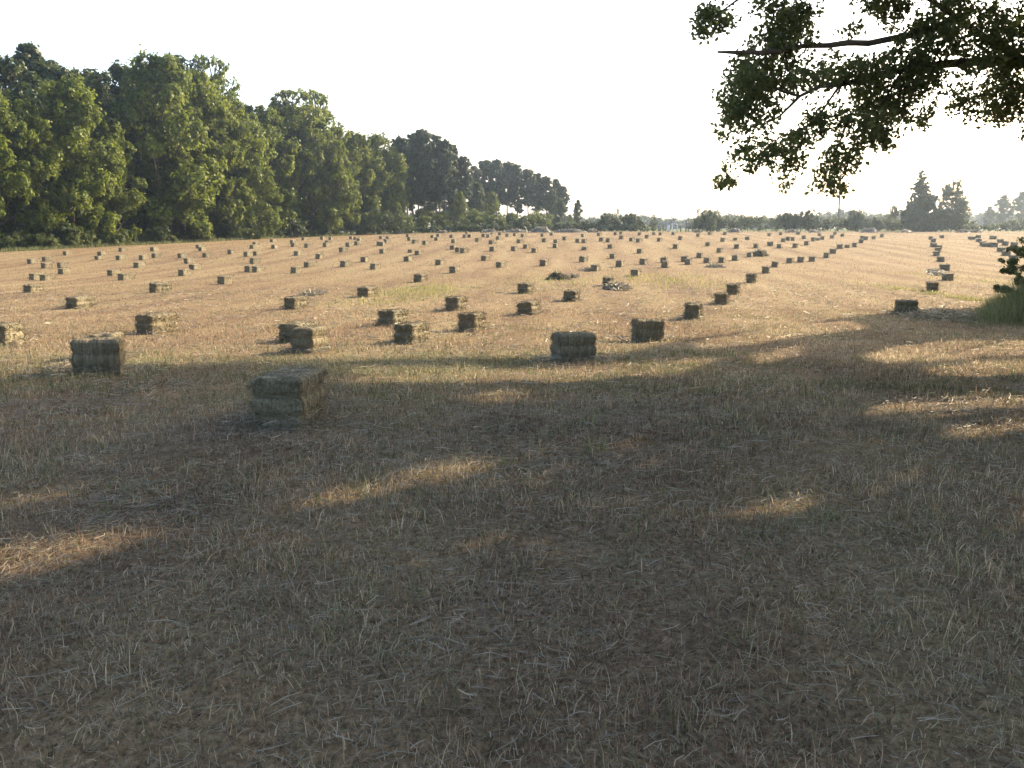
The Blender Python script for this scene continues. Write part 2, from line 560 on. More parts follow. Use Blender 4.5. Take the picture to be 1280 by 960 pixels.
kp = fbm(tx * .5, ty * .5, 81, 3) > .42
tx, ty = tx[kp], ty[kp]; ntf = len(tx)
nb = 16; ix = np.repeat(np.arange(ntf), nb); n = len(ix)
sz = rng.uniform(.6, 1.5, ntf)[ix]
x = tx[ix] + rng.normal(0, .035, n) * sz; y = ty[ix] + rng.normal(0, .035, n) * sz
P = np.stack([x, y, terr(x, y) + (fbm(x * 2.2, y * 2.2, 11, 3) - .5) * .05 - .006], -1)
oa = np.arctan2(y - ty[ix], x - tx[ix]) + rng.normal(0, .5, n)
tg = (rng.random(ntf) < .55)[ix]
v, f, t, g = blades(P, rng.uniform(.045, .115, n) * sz, rng.uniform(.0035, .006, n) * np.clip(ty[ix] / 4, .8, 2), np.abs(rng.normal(.55, .35, n)), oa, rng.beta(1.8, 1.8, n), np.where(tg, rng.uniform(.55, 1, n), rng.uniform(0, .25, n)), curl=.9)
Vs.append(v); Fs.append(f + nv); Ts.append(t); Gs.append(g); nv += len(v)
me = np_mesh('stubble_grass', np.concatenate(Vs), np.concatenate(Fs), M['blade'], {'tint': ('FACE', np.concatenate(Ts)), 'green': ('FACE', np.concatenate(Gs))})
RG = []
for (qx, qy, sx, sy, cnt) in ((505, 368, 60, 12, 2000), (540, 362, 40, 8, 700), (845, 352, 70, 13, 2000), (690, 352, 55, 9, 900), (1178, 370, 18, 14, 2200), (1226, 352, 36, 12, 700)):
    g0 = ground(qx, qy); ws = sx / F_PX * g0[1]; hs = abs(ground(qx, qy - sy)[1] - ground(qx, qy + sy)[1]) / 2
    x_ = g0[0] + rng.normal(0, .55, cnt) * ws; y_ = g0[1] + rng.normal(0, .55, cnt) * hs
    kp = fbm(x_ * 1.4, y_ * 1.4, 71, 2) > .48
    RG.append(np.stack([x_, y_, terr(x_, y_)], -1)[kp])
RG = np.concatenate(RG); nrg = len(RG); wd_ = np.maximum(.008, RG[:, 1] * .00062)
v, f, t, g = blades(RG, rng.uniform(.06, .19, nrg), wd_ * rng.uniform(.6, 1.3, nrg), np.abs(rng.normal(.3, .3, nrg)), rng.uniform(0, 6.28, nrg), rng.beta(1.5, 1.5, nrg), np.ones(nrg) * .3)
rgm = m_blade('yellow_green_regrowth', [(0, (.13, .14, .035)), (.5, (.28, .25, .10)), (1, (.44, .38, .2))], [(0, (.10, .13, .035)), (1, (.26, .29, .10))], .45, macro=False)
tag(link('regrowth_grass', np_mesh('regrowth_grass', v, f, rgm, {'tint': ('FACE', t), 'green': ('FACE', g)})), 'patches of yellow-green grass growing back through the stubble', 'grass', kind='stuff')
tag(link('stubble_grass', me), 'mown dry stubble with some green blades covering the field', 'grass', kind='stuff')


def strands(P, L, wid, az, tilt, tint, green, sag=.25):
    """lying hay strands: thin bent ribbons"""
    n = len(P)
    d = np.stack([np.cos(az) * np.cos(tilt), np.sin(az) * np.cos(tilt), np.sin(tilt)], -1)
    s = np.stack([-np.sin(az), np.cos(az), np.zeros(n)], -1) * (wid / 2)[:, None]
    tw = rng.uniform(-1, 1, n)
    s[:, 2] += wid * .5 * tw
    bend = np.stack([-np.sin(az), np.cos(az), np.zeros(n)], -1) * (L * rng.uniform(-.18, .18, n))[:, None]
    a_ = P - d * (L / 2)[:, None]; e_ = P + d * (L / 2)[:, None]
    m_ = P + bend + np.array([0, 0, 1]) * (L * .5 * sag * rng.random(n))[:, None] * .4
    V = np.stack([a_ - s, a_ + s, m_ - s, m_ + s, e_ - s * .6, e_ + s * .6], 1).reshape(-1, 3)
    b0 = np.arange(n)[:, None] * 6
    F = np.concatenate([b0 + np.array([[0, 1, 3, 2]]), b0 + np.array([[2, 3, 5, 4]])], 1).reshape(-1, 4)
    return V, F, np.repeat(tint, 2), np.repeat(green, 2)


# loose hay strands lying in the foreground, thicker where the photo shows pale drifts
Vs, Fs, Ts, Gs, nv = [], [], [], [], 0
drifts = [(150, 640, 170, 45, 1.0), (190, 610, 60, 18, 1.0), (20, 690, 70, 14, 1.0), (330, 745, 60, 22, .8), (260, 820, 90, 50, .45), (700, 700, 90, 120, .3), (820, 500, 160, 25, .25),
          (400, 530, 110, 14, .7), (330, 545, 50, 12, .7), (1200, 400, 75, 12, 1.0), (1120, 405, 40, 10, .5), (1110, 345, 14, 26, .7), (1080, 720, 120, 60, .35), (955, 352, 30, 5, .9), (900, 333, 14, 3, .9)]
dg = []
for (qx, qy, sx, sy, am) in drifts:
    g0 = ground(qx, qy); dg.append((g0[0], g0[1], sx / F_PX * g0[1], abs(ground(qx, qy - sy)[1] - ground(qx, qy + sy)[1]) / 2, am))
for d0, d1, dens, L0, L1, w0 in ((1.2, 5, 2600, .02, .14, .0022), (5, 9, 1500, .03, .16, .0032), (9, 18, 260, .06, .22, .005), (18, 45, 26, .10, .4, .014)):
    x, y = ring_points(d0, d1, dens)
    amt = .30 + .3 * np.clip(fbm(x * .8, y * .8, 61, 3) * 3 - 1.45, 0, 1)
    for (gx, gy, wx, wy, am) in dg:
        amt = np.maximum(amt, am * np.exp(-(((x - gx) / wx) ** 2 + ((y - gy) / wy) ** 2)))
    keep = rng.random(len(x)) < amt
    x, y = x[keep], y[keep]; n = len(x)
    P = np.stack([x, y, terr(x, y) + (fbm(x * 2.2, y * 2.2, 11, 3) - .5) * .05 * (1 - ss(20, 40, np.hypot(x, y))) + rng.uniform(.008, .055, n)], -1)
    L = L0 + (L1 - L0) * rng.random(n) ** 1.8
    v, f, t, g = strands(P, L, w0 * rng.uniform(.5, 1.2, n), rng.normal(.5, 1.1, n), rng.normal(.02, .16, n), rng.beta(2, 2, n), (rng.random(n) < .22) * .6)
    Vs.append(v); Fs.append(f + nv); Ts.append(t); Gs.append(g); nv += len(v)
me = np_mesh('loose_hay', np.concatenate(Vs), np.concatenate(Fs), M['hay'], {'tint': ('FACE', np.concatenate(Ts)), 'green': ('FACE', np.concatenate(Gs))})
tag(link('loose_hay', me), 'thin pale hay strands strewn over the mown stubble', 'loose hay', kind='stuff')

# ------------------------------------------------------------------ hay bales
BL, BW, BH = 1.0, .385, .43


def bale_mesh(name, seed, nx, ny, nz, straws, swid, slen):
    r_ = np.random.default_rng(seed)
    nxs, nys, nzs = nx, ny, nz
    V, F, n0 = [], [], 0
    gv = [.32, .66]                                     # twine grooves

    def shape(p):
        x, y, z = p[:, 0] * 2 - 1, p[:, 1] * 2 - 1, p[:, 2]
        prof = np.ones(len(p))
        for g_, dp in zip(gv, (.10, .15)):
            prof = prof - dp * np.exp(-((z - g_) / .055) ** 2)
        prof = prof + .035 * np.cos((z - .5) * 9) + .035 * ss(.68, .8, z) * (1 - ss(.95, 1.0, z))
        e = .55 + .45 * np.abs(x) ** 3
        prof_x = 1 + (prof - 1) * 1.0
        # rounded corners
        k = .06
        ax, ay, az_ = np.abs(x), np.abs(y), np.abs(z * 2 - 1)
        cr = 1 - k * (ss(.75, 1, ax) * ss(.9, 1, ay)) - .0
        X = x * BW / 2 * prof_x * cr
        Yv = y * BL / 2 * (1 + (prof - 1) * .5) * (1 - .35 * k * ss(.7, 1, ax) * ss(.9, 1, ay))
        Zv = z * BH - .03 * ss(.75, 1, ax) * ss(.8, 1, z) - .02 * ss(.9, 1, ay) * ss(.8, 1, z)
        nzv = (fbm(X * 9 + seed, Yv * 9 + Zv * 7, seed, 3) - .5)
        flake = (vnoise(Yv * 13 + seed, Zv * 0 + seed, seed) - .5) * .015
        sgnx = np.sign(X) * ss(.8, 1, ax)
        X = X + sgnx * (flake + nzv * .03)
        Yv = Yv + np.sign(Yv) * ss(.85, 1, ay) * (fbm(X * 14 + seed, Zv * 14, seed + 3, 3) - .5) * .045
        Zv = Zv + ss(.8, 1, z) * (fbm(X * 8, Yv * 8 + seed, seed + 5, 3) - .5) * .045
        return np.stack([X, Yv, Zv], -1)

    def face(u, v, f):
        nonlocal n0
        U, W = np.meshgrid(np.linspace(0, 1, u + 1), np.linspace(0, 1, v + 1), indexing='ij')
        p = shape(f(U.ravel(), W.ravel()))
        ii = np.arange((u + 1) * (v + 1)).reshape(u + 1, v + 1)
        q = np.stack([ii[:-1, :-1], ii[1:, :-1], ii[1:, 1:], ii[:-1, 1:]], -1).reshape(-1, 4)
        V.append(p); F.append(q + n0); n0 += len(p)
        return p
    one = np.ones_like; zr = np.zeros_like
    faces = [face(nxs, nzs, lambda u, v: np.stack([u, zr(u), v], -1)),
             face(nxs, nzs, lambda u, v: np.stack([1 - u, one(u), v], -1)),
             face(nys, nzs, lambda u, v: np.stack([one(u), u, v], -1)),
             face(nys, nzs, lambda u, v: np.stack([zr(u), 1 - u, v], -1)),
             face(nxs, nys, lambda u, v: np.stack([u, v, one(u)], -1)),
             face(nxs, nys, lambda u, v: np.stack([u, 1 - v, zr(u)], -1))]
    V = np.concatenate(V); F = np.concatenate(F)
    nrm = [(0, -1, 0), (0, 1, 0), (1, 0, 0), (-1, 0, 0), (0, 0, 1)]
    # straws standing out of the faces
    if straws:
        wts = np.array([1.2, 1.2, 1.6, 1.6, .7]); wts /= wts.sum()
        Ps, Ds = [], []
        for fi in range(5):
            k = int(straws * wts[fi]); pf = faces[fi]
            q = pf[r_.integers(0, len(pf), k)] + r_.normal(0, .012, (k, 3))
            dd = np.array(nrm[fi]) * r_.uniform(-.05, .35, k)[:, None] + r_.normal(0, .6, (k, 3))
            dd[:, 2] -= .15 * (fi < 4)
            if fi == 4: dd[:, 2] *= .35
            Ps.append(q); Ds.append(dd / np.linalg.norm(dd, axis=1)[:, None])
        P = np.concatenate(Ps); D = np.concatenate(Ds); k = len(P)
        L = slen * r_.uniform(.4, 1.3, k)
        s_ = np.cross(D, r_.normal(0, 1, (k, 3))); s_ /= np.linalg.norm(s_, axis=1)[:, None]; s_ *= (swid * r_.uniform(.5, 1.2, k) / 2)[:, None]
        m_ = P + D * (L * .5)[:, None]; e_ = P + D * L[:, None] + np.array([0, 0, -1]) * (L * .22)[:, None]
        st = P - D * (L * .35)[:, None]
        sv = np.stack([st - s_, st + s_, m_ - s_, m_ + s_, e_ - s_ * .5, e_ + s_ * .5], 1).reshape(-1, 3)
        b0 = np.arange(k)[:, None] * 6
        sf = np.concatenate([b0 + np.array([[0, 1, 3, 2]]), b0 + np.array([[2, 3, 5, 4]])], 1).reshape(-1, 4)
        F = np.concatenate([F, sf + len(V)]); V = np.concatenate([V, sv])
    me = np_mesh(name, V, F, M['bale'], smooth=True)
    return me


def twine_mesh(g):
    mb = MB()
    z = g * BH
    hw, hl = BW / 2 * .965, BL / 2 * .975
    pts = []
    for (ax, ay, bx, by) in ((-1, -1, 1, -1), (1, -1, 1, 1), (1, 1, -1, 1), (-1, 1, -1, -1)):
        for t in np.linspace(.06, .94, 9):
            pts.append((hw * (ax + (bx - ax) * t), hl * (ay + (by - ay) * t), z + .006 * math.sin(9 * t + ax)))
    pts.append(pts[0])
    mb.tube(pts, .0035, 5)
    return mb.mesh('twine', M['twine'], True)


BALE_NEAR = [bale_mesh('hay_bale_close', 101 + i, 20, 44, 22, 2600, .0036, .06) for i in range(3)]
BALE_MID = [bale_mesh('hay_bale_middle', 201 + i, 12, 26, 14, 900, .010, .10) for i in range(4)]
BALE_FAR = [bale_mesh('hay_bale_distant', 301 + i, 6, 12, 8, 160, .022, .11) for i in range(5)]
TWINE = [twine_mesh(.32), twine_mesh(.66)]

# px, py of the middle of the near end's foot, axis azimuth (clockwise from straight ahead), label, roll
BALES = [
    (344, 537, 1, 'large shaded hay bale nearest the camera, with a broad pale grey top', 0),
    (124, 468, 77, 'shaded hay bale on the edge of the tree shadow, directly in front of another bale', 0),
    (128, 453, -14, 'hay bale mostly hidden behind the shaded bale at the left of the shadow edge', 0),
    (-8, 433, -6, 'sunlit hay bale cut off by the left border of the photo', 0),
    (179, 418, 14, 'dark ended hay bale standing alone in sun uphill of the shaded pair at left', 0),
    (90, 386, 12, 'low long hay bale with lit side, alone in the left stubble', 0),
    (33, 366.5, 10, 'pale topped hay bale just below two bales sitting side by side', 0),
    (190, 366, 22, 'hay bale tilted with its lit long side showing, left part of field', 4),
    (375, 443, 6, 'tapering hay bale in sun just beyond the nearest bale, another close behind it', 0),
    (361, 429, 10, 'hay bale peeking out from behind the tapering sunlit bale', 0),
    (361, 387, 14, 'lone dark hay bale left of a pale wisp of loose hay', 0),
    (453, 371.8, 14, 'small square ended hay bale at the left end of the yellow-green regrowth', 0),
    (521, 353, 14, 'hay bale with a long shadow just above the yellow-green regrowth', 3),
    (482, 408, 14, 'hay bale with rough top behind the bale with a sunlit straw side', -2),
    (504, 430, 12, 'hay bale with a sunlit straw side, third of the near sunlit ones beyond the shadow', 0),
    (582, 415, 14, 'hay bale with dark end and long lit side left of the leaning bale', 0),
    (564, 389, 14, 'hay bale behind and left of the long sided one at the field middle', 0),
    (653.5, 367, 14, 'squarish hay bale directly uphill of the leaning bale', 0),
    (657, 394, 16, 'hay bale leaning over to one side in the middle of the stubble', -9),
    (712, 377, 12, 'hay bale with pale top between the leaning bale and the loose hay heap', 0),
    (716, 453, 74, 'dark two layered hay bale standing right on the shadow edge at field centre', 0),
    (809, 427, 84, 'wide dark hay bale shown broadside just beyond the shadow edge', 0),
    (864.5, 400, 14, 'upright hay bale first in the curving row running up to the right', 0),
    (901, 381, 14, 'second hay bale in the curving row running up to the right', 0),
    (915, 368.5, 16, 'third hay bale in the curving row, close behind the second', 0),
    (938.4, 354, 15, 'fourth hay bale in the curving row, left of pale strewn hay', 0),
    (957, 342, 15, 'fifth hay bale in the curving row running up to the right', 0),
    (968, 334.4, 15, 'sixth hay bale in the curving row, overlapping the fifth', 6),
    (1132.5, 392.8, 98, 'dark wide hay bale at the shadow edge nearest the green bush', 0),
    (1166.5, 364.4, 18, 'first hay bale of the right hand row, behind the wide dark one', 0),
    (1187.5, 351, 12, 'hay bale standing in fresh green grass in the right hand row', -4),
    (1183, 339, 10, 'third hay bale of the right hand row, beside its dark shadow', 0),
    (758, 357.8, 14, 'hay bale with pale loose hay spilled along its right side', 0),
    (792.8, 345.8, 14, 'hay bale with ragged lower edge beyond the spilled loose hay', 0),
    (830.6, 335, 12, 'upright hay bale with another peeping over its top', 0),
    (773.4, 334, 15, 'squat hay bale left of the bale with another peeping over it', 0),
    (742, 339.4, 14, 'hay bale right behind the dark broken bale', 0),
    (678, 333, 14, 'lone hay bale in a clear patch left of the dark broken bale', 0),
    (564.6, 341.7, 14, 'hay bale uphill of the one with a long shadow, centre left', 0),
    (275, 355.7, 14, 'hay bale with a straw lit side standing alone below a pair of small bales', 0),
    (225, 345.2, 16, 'hay bale with long sunlit straw side and another hidden behind', 0),
    (239, 337.5, 14, 'hay bale nearly hidden behind the one with long sunlit straw side', 0),
    (150.6, 350.6, 20, 'hay bale with pale top overlapping another at its left', 0),
    (136.3, 345, 16, 'hay bale partly covered by the pale topped bale in front', 0),
    (39.4, 350.4, 14, 'left one of two hay bales set side by side', 0),
    (51.9, 351, 16, 'right one of two hay bales set side by side', 0),
    (365.6, 342, 12, 'tall looking dark hay bale below a scatter of distant ones', 3),
]
FARB = [(36.5, 329.8), (53.7, 327), (53.8, 335.6), (72.5, 335.2), (74.8, 343), (80, 319.4), (123.4, 320), (120, 324.6), (149.8, 314.8), (147.5, 325.2),
        (190, 314.4), (191, 322.8), (175.9, 325), (169.8, 334.8), (224, 323), (246, 310.8), (250, 313.9), (254.6, 322), (232, 329.8), (286, 318),
        (306.5, 321), (314.4, 311), (317, 306.8), (318.5, 319.5), (313.8, 329.8), (308, 340), (318, 340.7), (341.5, 311), (339.4, 302.8), (364, 304.5),
        (365, 308.7), (370, 319.7), (382, 309.8), (378.5, 300.3), (402, 299.8), (412, 300.2), (407.5, 303.8), (405.6, 308.8), (396.5, 323.8), (382.8, 334.4),
        (426, 315.4), (434, 308.5), (438, 299), (443, 299.9), (447.5, 302.2), (444.4, 306.8), (428, 334), (453.5, 327.8), (465, 337), (475.4, 298.9),
        (472, 306.8), (476, 307.6), (476, 317.3), (484, 299.1), (481, 303.9), (509, 296.2), (510.6, 301), (516, 304.7), (530, 305.9), (539.8, 297.6),
        (547, 296.7), (545, 301), (563.7, 297.6), (565.6, 303.8), (580, 297.4), (586.5, 297), (583, 293.6), (595.6, 302.5), (603.4, 296.4), (609.6, 297.2),
        (614, 295.1), (621.6, 299.7), (624.4, 294.1), (633.8, 296), (613, 305.3), (565, 312.2), (571, 315.4), (577, 316.6), (614.4, 314.4), (512, 316),
        (520.6, 319), (507.8, 327.1), (547, 331.5), (604, 326), (623, 335), (642.8, 295.2), (652.5, 296.4), (647.8, 304), (641, 314), (677.5, 296),
        (688.8, 294.6), (679.6, 302.8), (694, 304), (705, 300.5), (693.4, 310), (656, 310.9), (667, 315.9), (728, 296.4), (747.5, 294.9), (721.5, 303.4),
        (729, 304), (730, 312.8), (726, 328), (750.6, 302), (759.6, 303), (768.5, 293.8), (775.6, 293), (776, 299.2), (788, 301.7), (797, 303),
        (762, 310.9), (764.6, 323.5), (799, 294.2), (798.5, 316.9), (802, 331), (808, 298), (817, 293.7), (825, 294.2), (823, 302.2), (841, 293.8),
        (850, 300.2), (844, 311), (872, 296), (886, 293.8), (906, 293.8), (884, 307.8), (898, 316.2), (903, 302.2), (919, 300.6), (934, 300),
        (920.6, 311), (944.8, 310.2), (936.6, 321.6), (918.5, 326), (901, 328.8), (882.5, 329.1), (873.8, 322.6), (855, 327.5), (859.6, 331), (829, 328.6),
        (961, 295.2), (975.6, 294), (998, 293.4), (1024, 295.2), (1043.4, 293.6), (1053, 295.8), (1102.5, 296.6), (979, 302.6), (984.4, 300.8), (990.6, 301),
        (1005, 298.9), (1016, 301.7), (1022, 300.8), (1028, 299.8), (1040, 298.2), (1078, 298.8), (1082.5, 300.1), (1092, 299.2), (1076.6, 304.1), (963.4, 307.6),
        (973.4, 310.5), (992.8, 309.9), (1007.5, 306.7), (1068, 309.1), (1058.8, 309.9), (1050.6, 311.1), (1042, 317.1), (1032.5, 322.6), (1015.4, 327.2), (1001, 328.2),
        (986, 329.2), (1164, 299.7), (1167.5, 303), (1168.4, 309), (1174.6, 311.8), (1173, 315.6), (1171.5, 320), (1177, 327.5), (1178, 297.8), (1218, 299.6),
        (1225, 297.9), (1225, 303), (1230.6, 307.2), (1236, 308.7), (1245.6, 309), (1244.4, 299.2), (1252.5, 303.6), (1258.4, 307), (1268.8, 308), (1254, 315.2),
        (1260.6, 319.8), (1270, 325)]
LOW = {(120, 324.6), (730, 312.8), (919, 300.6), (1022, 300.8), (1058.8, 309.9), (512, 316), (407.5, 303.8)}
WIDE = {(1218, 299.6), (1244.4, 299.2), (1245.6, 309), (1236, 308.7), (1176, 328)}

bales = []      # (px, py, obj)
GB = 'hay bales left in rows over the mown field'


def place_bale(px, py, az, label, roll=0, scale=1.0, low=False):
    g = ground(px, py, 166)
    d = g[1]
    me = (BALE_NEAR if d < 17 else BALE_MID if d < 48 else BALE_FAR)
    me = random.choice(me) if d > 9 else BALE_NEAR[0]
    a = R(az)
    ax = np.array([math.sin(a), math.cos(a)])
    c = g[:2] + ax * (BL / 2 * scale)
    if abs(az) > 55:
        vd = g[:2] / np.linalg.norm(g[:2]); c = g[:2] + vd * (BW * .55)
    o = bpy.data.objects.new('hay_bale', me); C.objects.link(o)
    k = scale
    sink = .045 if d < 60 else .02
    o.location = (c[0], c[1], float(terr(c[0], c[1])) - sink)
    # follow the slope along its length
    dz = float(terr(*(c + ax * .4)) - terr(*(c - ax * .4))) / .8
    o.rotation_euler = (math.atan(dz), R(roll), -a)
    o.scale = (k * random.uniform(.93, 1.07), k * (random.uniform(.52, .56) if abs(az) > 55 else random.uniform(.8, 1.08)), k * (.72 if low else random.uniform(.92, 1.07)))
    tag(o, label, 'hay bale', GB)
    if d < 34:
        for t in TWINE:
            link('twine', t, o)
    bales.append((px, py, o, d))
    return o


for (px, py, az, label, roll) in BALES:
    place_bale(px, py, az, label, roll)

BASEH = [(o.location.copy(), o.rotation_euler.z, d) for (_a, _b, o, d) in bales if d < 34]
Vs, Fs, Ts, Gs, nv = [], [], [], [], 0
for loc, rz, d in BASEH:
    n = 260 if d < 16 else 120
    q = rng.uniform(-1, 1, (n, 2)) * np.array([BW / 2 + .28, BL / 2 + .28]) * np.sqrt(rng.uniform(.35, 1, n))[:, None]
    x = loc[0] + q[:, 0] * math.cos(rz) - q[:, 1] * math.sin(rz); y = loc[1] + q[:, 0] * math.sin(rz) + q[:, 1] * math.cos(rz)
    P = np.stack([x, y, terr(x, y) + rng.uniform(.02, .10, n)], -1)
    v, f, t, g = strands(P, rng.uniform(.06, .26, n), max(.0035, d * .0006) * rng.uniform(.6, 1.3, n), rng.uniform(0, 6.28, n), rng.normal(.05, .25, n), rng.beta(2, 1.6, n), (rng.random(n) < .2) * .5)
    Vs.append(v); Fs.append(f + nv); Ts.append(t); Gs.append(g); nv += len(v)
tag(link('scattered_hay', np_mesh('scattered_hay', np.concatenate(Vs), np.concatenate(Fs), M['hay'], {'tint': ('FACE', np.concatenate(Ts)), 'green': ('FACE', np.concatenate(Gs))})), 'wisps of hay fallen round the feet of the nearer bales', 'loose hay', kind='stuff')

zones = [(-50, 100, 'before the leftmost trees'), (100, 165, 'before the second bright crown'), (165, 235, 'below the tallest broadleaf tree'), (235, 300, 'below the sparse treetop'),
         (300, 350, 'below the stepped crown'), (350, 400, 'below the airy treetops'), (400, 446, 'around the white rail'), (446, 490, 'before the dark wood corner'), (490, 540, 'below the first tall pines'),
         (540, 600, 'below the falling pine skyline'), (600, 640, 'below the first low pines'), (640, 690, 'before the vine covered bush'), (690, 745, 'below the last pines'), (745, 790, 'below the rounded hedge bushes'),
         (790, 832, 'at the open hedge end'), (832, 870, 'below the white posts'), (870, 912, 'below the spiky hedge shrub'), (912, 970, 'before the low even hedge'), (970, 1020, 'below the broad hedge bush'),
         (1020, 1060, 'below the utility pole'), (1060, 1130, 'before the round hedge bush'), (1130, 1205, 'right hand row'), (1205, 1300, 'behind the green bush')]
ORD = ['first', 'second', 'third', 'fourth', 'fifth', 'sixth', 'seventh', 'eighth', 'ninth', 'tenth', 'eleventh', 'twelfth', 'thirteenth', 'fourteenth', 'fifteenth', 'sixteenth', 'seventeenth',
       'eighteenth', 'nineteenth', 'twentieth']
fz = {}
for (px, py) in FARB:
    for i, (a0, a1, nm) in enumerate(zones):
        if a0 <= px < a1:
            fz.setdefault(i, []).append((px, py)); break
for i, lst in fz.items():
    nm = zones[i][2]
    if nm == 'right hand row':
        lst.sort(key=lambda q: -q[1])
        for k, (px, py) in enumerate(lst):
            place_bale(px, py, 14 + random.uniform(-4, 4), 'hay bale %s from the far end of the right hand row' % ORD[len(lst) - 1 - k] if k < len(lst) - 1 else 'farthest hay bale of the right hand row', 0, 1.0)
        continue
    lst.sort(key=lambda q: q[0])
    for k, (px, py) in enumerate(lst):
        low = (px, py) in LOW
        lab = '%shay bale, %s from the left of the far ones %s' % ('flat ' if low else 'small ', ORD[k], nm)
        az = random.gauss(16, 5) if px < 1130 else random.gauss(8, 4)
        if (px, py) in WIDE: az = -12
        place_bale(px, py, az, lab, random.gauss(0, 3), 1.0 if py < 300 else 1.0, low)


# ------------------------------------------------------------------ loose hay heaps
def heap(px0, px1, py, hgt, label, mat, nstr, name='hay_heap', cat='hay heap', depth=None, wid=None, group=None, rz=0):
    g = ground((px0 + px1) / 2, py, 167)
    d = g[1]
    sx = (px1 - px0) / 2 / F_PX * d
    sy = depth or max(.5, sx * .5)
    n = 14
    u = np.linspace(-1, 1, 2 * n + 1); U, W = np.meshgrid(u, u, indexing='ij')
    # rounded footprint
    Xl = U * np.sqrt(1 - W * W / 2); Yl = W * np.sqrt(1 - U * U / 2)
    rad = np.sqrt(Xl ** 2 + Yl ** 2)
    sd = px0
    lump = .55 + .9 * fbm(Xl * 2.3 + sd, Yl * 1.6 + sd, 77, 3)
    hh = lambda xx, yy: hgt * (1 - ss(.45, 1.02, np.sqrt(xx ** 2 + yy ** 2))) * (.5 + 1.0 * fbm(xx * 2.3 + sd, yy * 1.6 + sd, 77, 3))
    Zl = hh(Xl, Yl)
    V = np.stack([Xl * sx, Yl * sy, Zl + terr(Xl * sx + g[0], Yl * sy + g[1]) - g[2] - .02], -1).reshape(-1, 3)
    m = 2 * n + 1
    ii = np.arange(m * m).reshape(m, m)
    F = np.stack([ii[:-1, :-1], ii[1:, :-1], ii[1:, 1:], ii[:-1, 1:]], -1).reshape(-1, 4)
    rr_ = np.sqrt(rng.random(nstr)) * 1.08; aa = rng.uniform(0, 2 * math.pi, nstr)
    xx, yy = rr_ * np.cos(aa), rr_ * np.sin(aa)
    P = np.stack([xx * sx, yy * sy, hh(xx, yy) + terr(xx * sx + g[0], yy * sy + g[1]) - g[2] + rng.uniform(0, .05, nstr)], -1)
    ws = max(.004, d * .0008) if wid is None else wid
    v, f, t, gg = strands(P, rng.uniform(.12, .45, nstr) * (1 if d < 60 else 1.6), ws * rng.uniform(.5, 1.4, nstr), rng.uniform(0, 6.28, nstr), rng.normal(.1, .35, nstr), rng.beta(2, 2, nstr), (rng.random(nstr) < .12) * .5)
    if hgt < .16:
        V, F = V[:0], F[:0]
    Vt = np.concatenate([V, v]); Ft = np.concatenate([F, f + len(V)])
    T = np.concatenate([np.full(len(F), .35), t]); G = np.concatenate([np.zeros(len(F)), gg])
    me = np_mesh(name, Vt, Ft, mat, {'tint': ('FACE', T), 'green': ('FACE', G)})
    o = link(name, me, loc=g, rz=rz)
    return tag(o, label, cat, group)


heap(685, 711, 349.5, .24, 'slumped heap of a broken hay bale in the middle of the field', M['hay_dark'], 900, depth=.55)
heap(712, 722, 347, .10, 'small pale scatter of hay beside the dark broken bale', M['hay'], 200)
heap(941, 958, 320, .34, 'dark shaggy heap of loose hay beside the small bales of the curving row', M['hay_dark'], 700, depth=.7)
heap(756, 786, 361, .14, 'pale loose hay spilled in front of a bale at field centre', M['hay'], 900, depth=1.3)
heap(725, 748, 338, .08, 'flat pale hay scatter behind the dark broken bale', M['hay'], 300, depth=.8)
heap(376, 405, 368, .07, 'flat pale wisp of loose hay on the stubble left of the regrowth', M['hay'], 400, depth=1.2)
heap(884, 902, 334, .09, 'small pale mat of hay in front of the small bales left of the curving row', M['hay'], 300, depth=1.0)
heap(1160, 1180, 341, .08, 'thin pale hay trail left along the right hand row of bales', M['hay'], 700, depth=4.0, rz=-R(22))
heap(1140, 1240, 398, .12, 'flat windrow of dull loose hay beside the green bush', M['hay_dark'], 1300, depth=1.8)
for k, (a0, a1, hh_, wrd) in enumerate([(490, 506, .4, 'before the dark shaded wood corner'), (547, 560, .35, 'below the tall pines'), (600, 622, .4, 'below the low pines'), (628, 662, .45, 'left of the round vine covered bush'),
                                        (662, 690, .7, 'tallest, below the last pines'), (690, 735, .5, 'running along the hedge past the last pines'), (735, 748, .4, 'before the rounded hedge bushes'),
                                        (868, 876, .35, 'at the foot of the spiky shrub'), (908, 928, .55, 'before the low even hedge'), (982, 1000, .35, 'before the broad hedge bush'), (1010, 1026, .3, 'left of the utility pole'),
                                        (1075, 1098, .55, 'between the round bush and the conical tree'), (1125, 1140, .3, 'below the conical tree'), (1196, 1212, .35, 'below the feathery tree'), (1212, 1226, .3, 'between the feathery tree and the right hand bales')]):
    heap(a0, a1, 290.6, hh_, 'low far windrow of pale hay ' + wrd, M['hay'], 160, 'hay_windrow', 'hay windrow', depth=1.2, group='hay windrows along the far hedge')


# ------------------------------------------------------------------ trees
def leaf_quads(P, nrm, size, r_, aspect=.62):
    """diamond leaves"""
    n = len(P)
    t = np.cross(nrm, r_.normal(0, 1, (n, 3))); t /= np.linalg.norm(t, axis=1)[:, None] + 1e-9
    b = np.cross(nrm, t)
    s = (size / 2)[:, None]
    fold = nrm * s * .25
    V = np.stack([P - t * s, P + b * s * aspect + fold, P + t * s, P - b * s * aspect + fold], 1).reshape(-1, 3)
    F = np.arange(n * 4).reshape(n, 4)
    return V, F


def unit(v):
    return v / (np.linalg.norm(v, axis=-1, keepdims=True) + 1e-9)


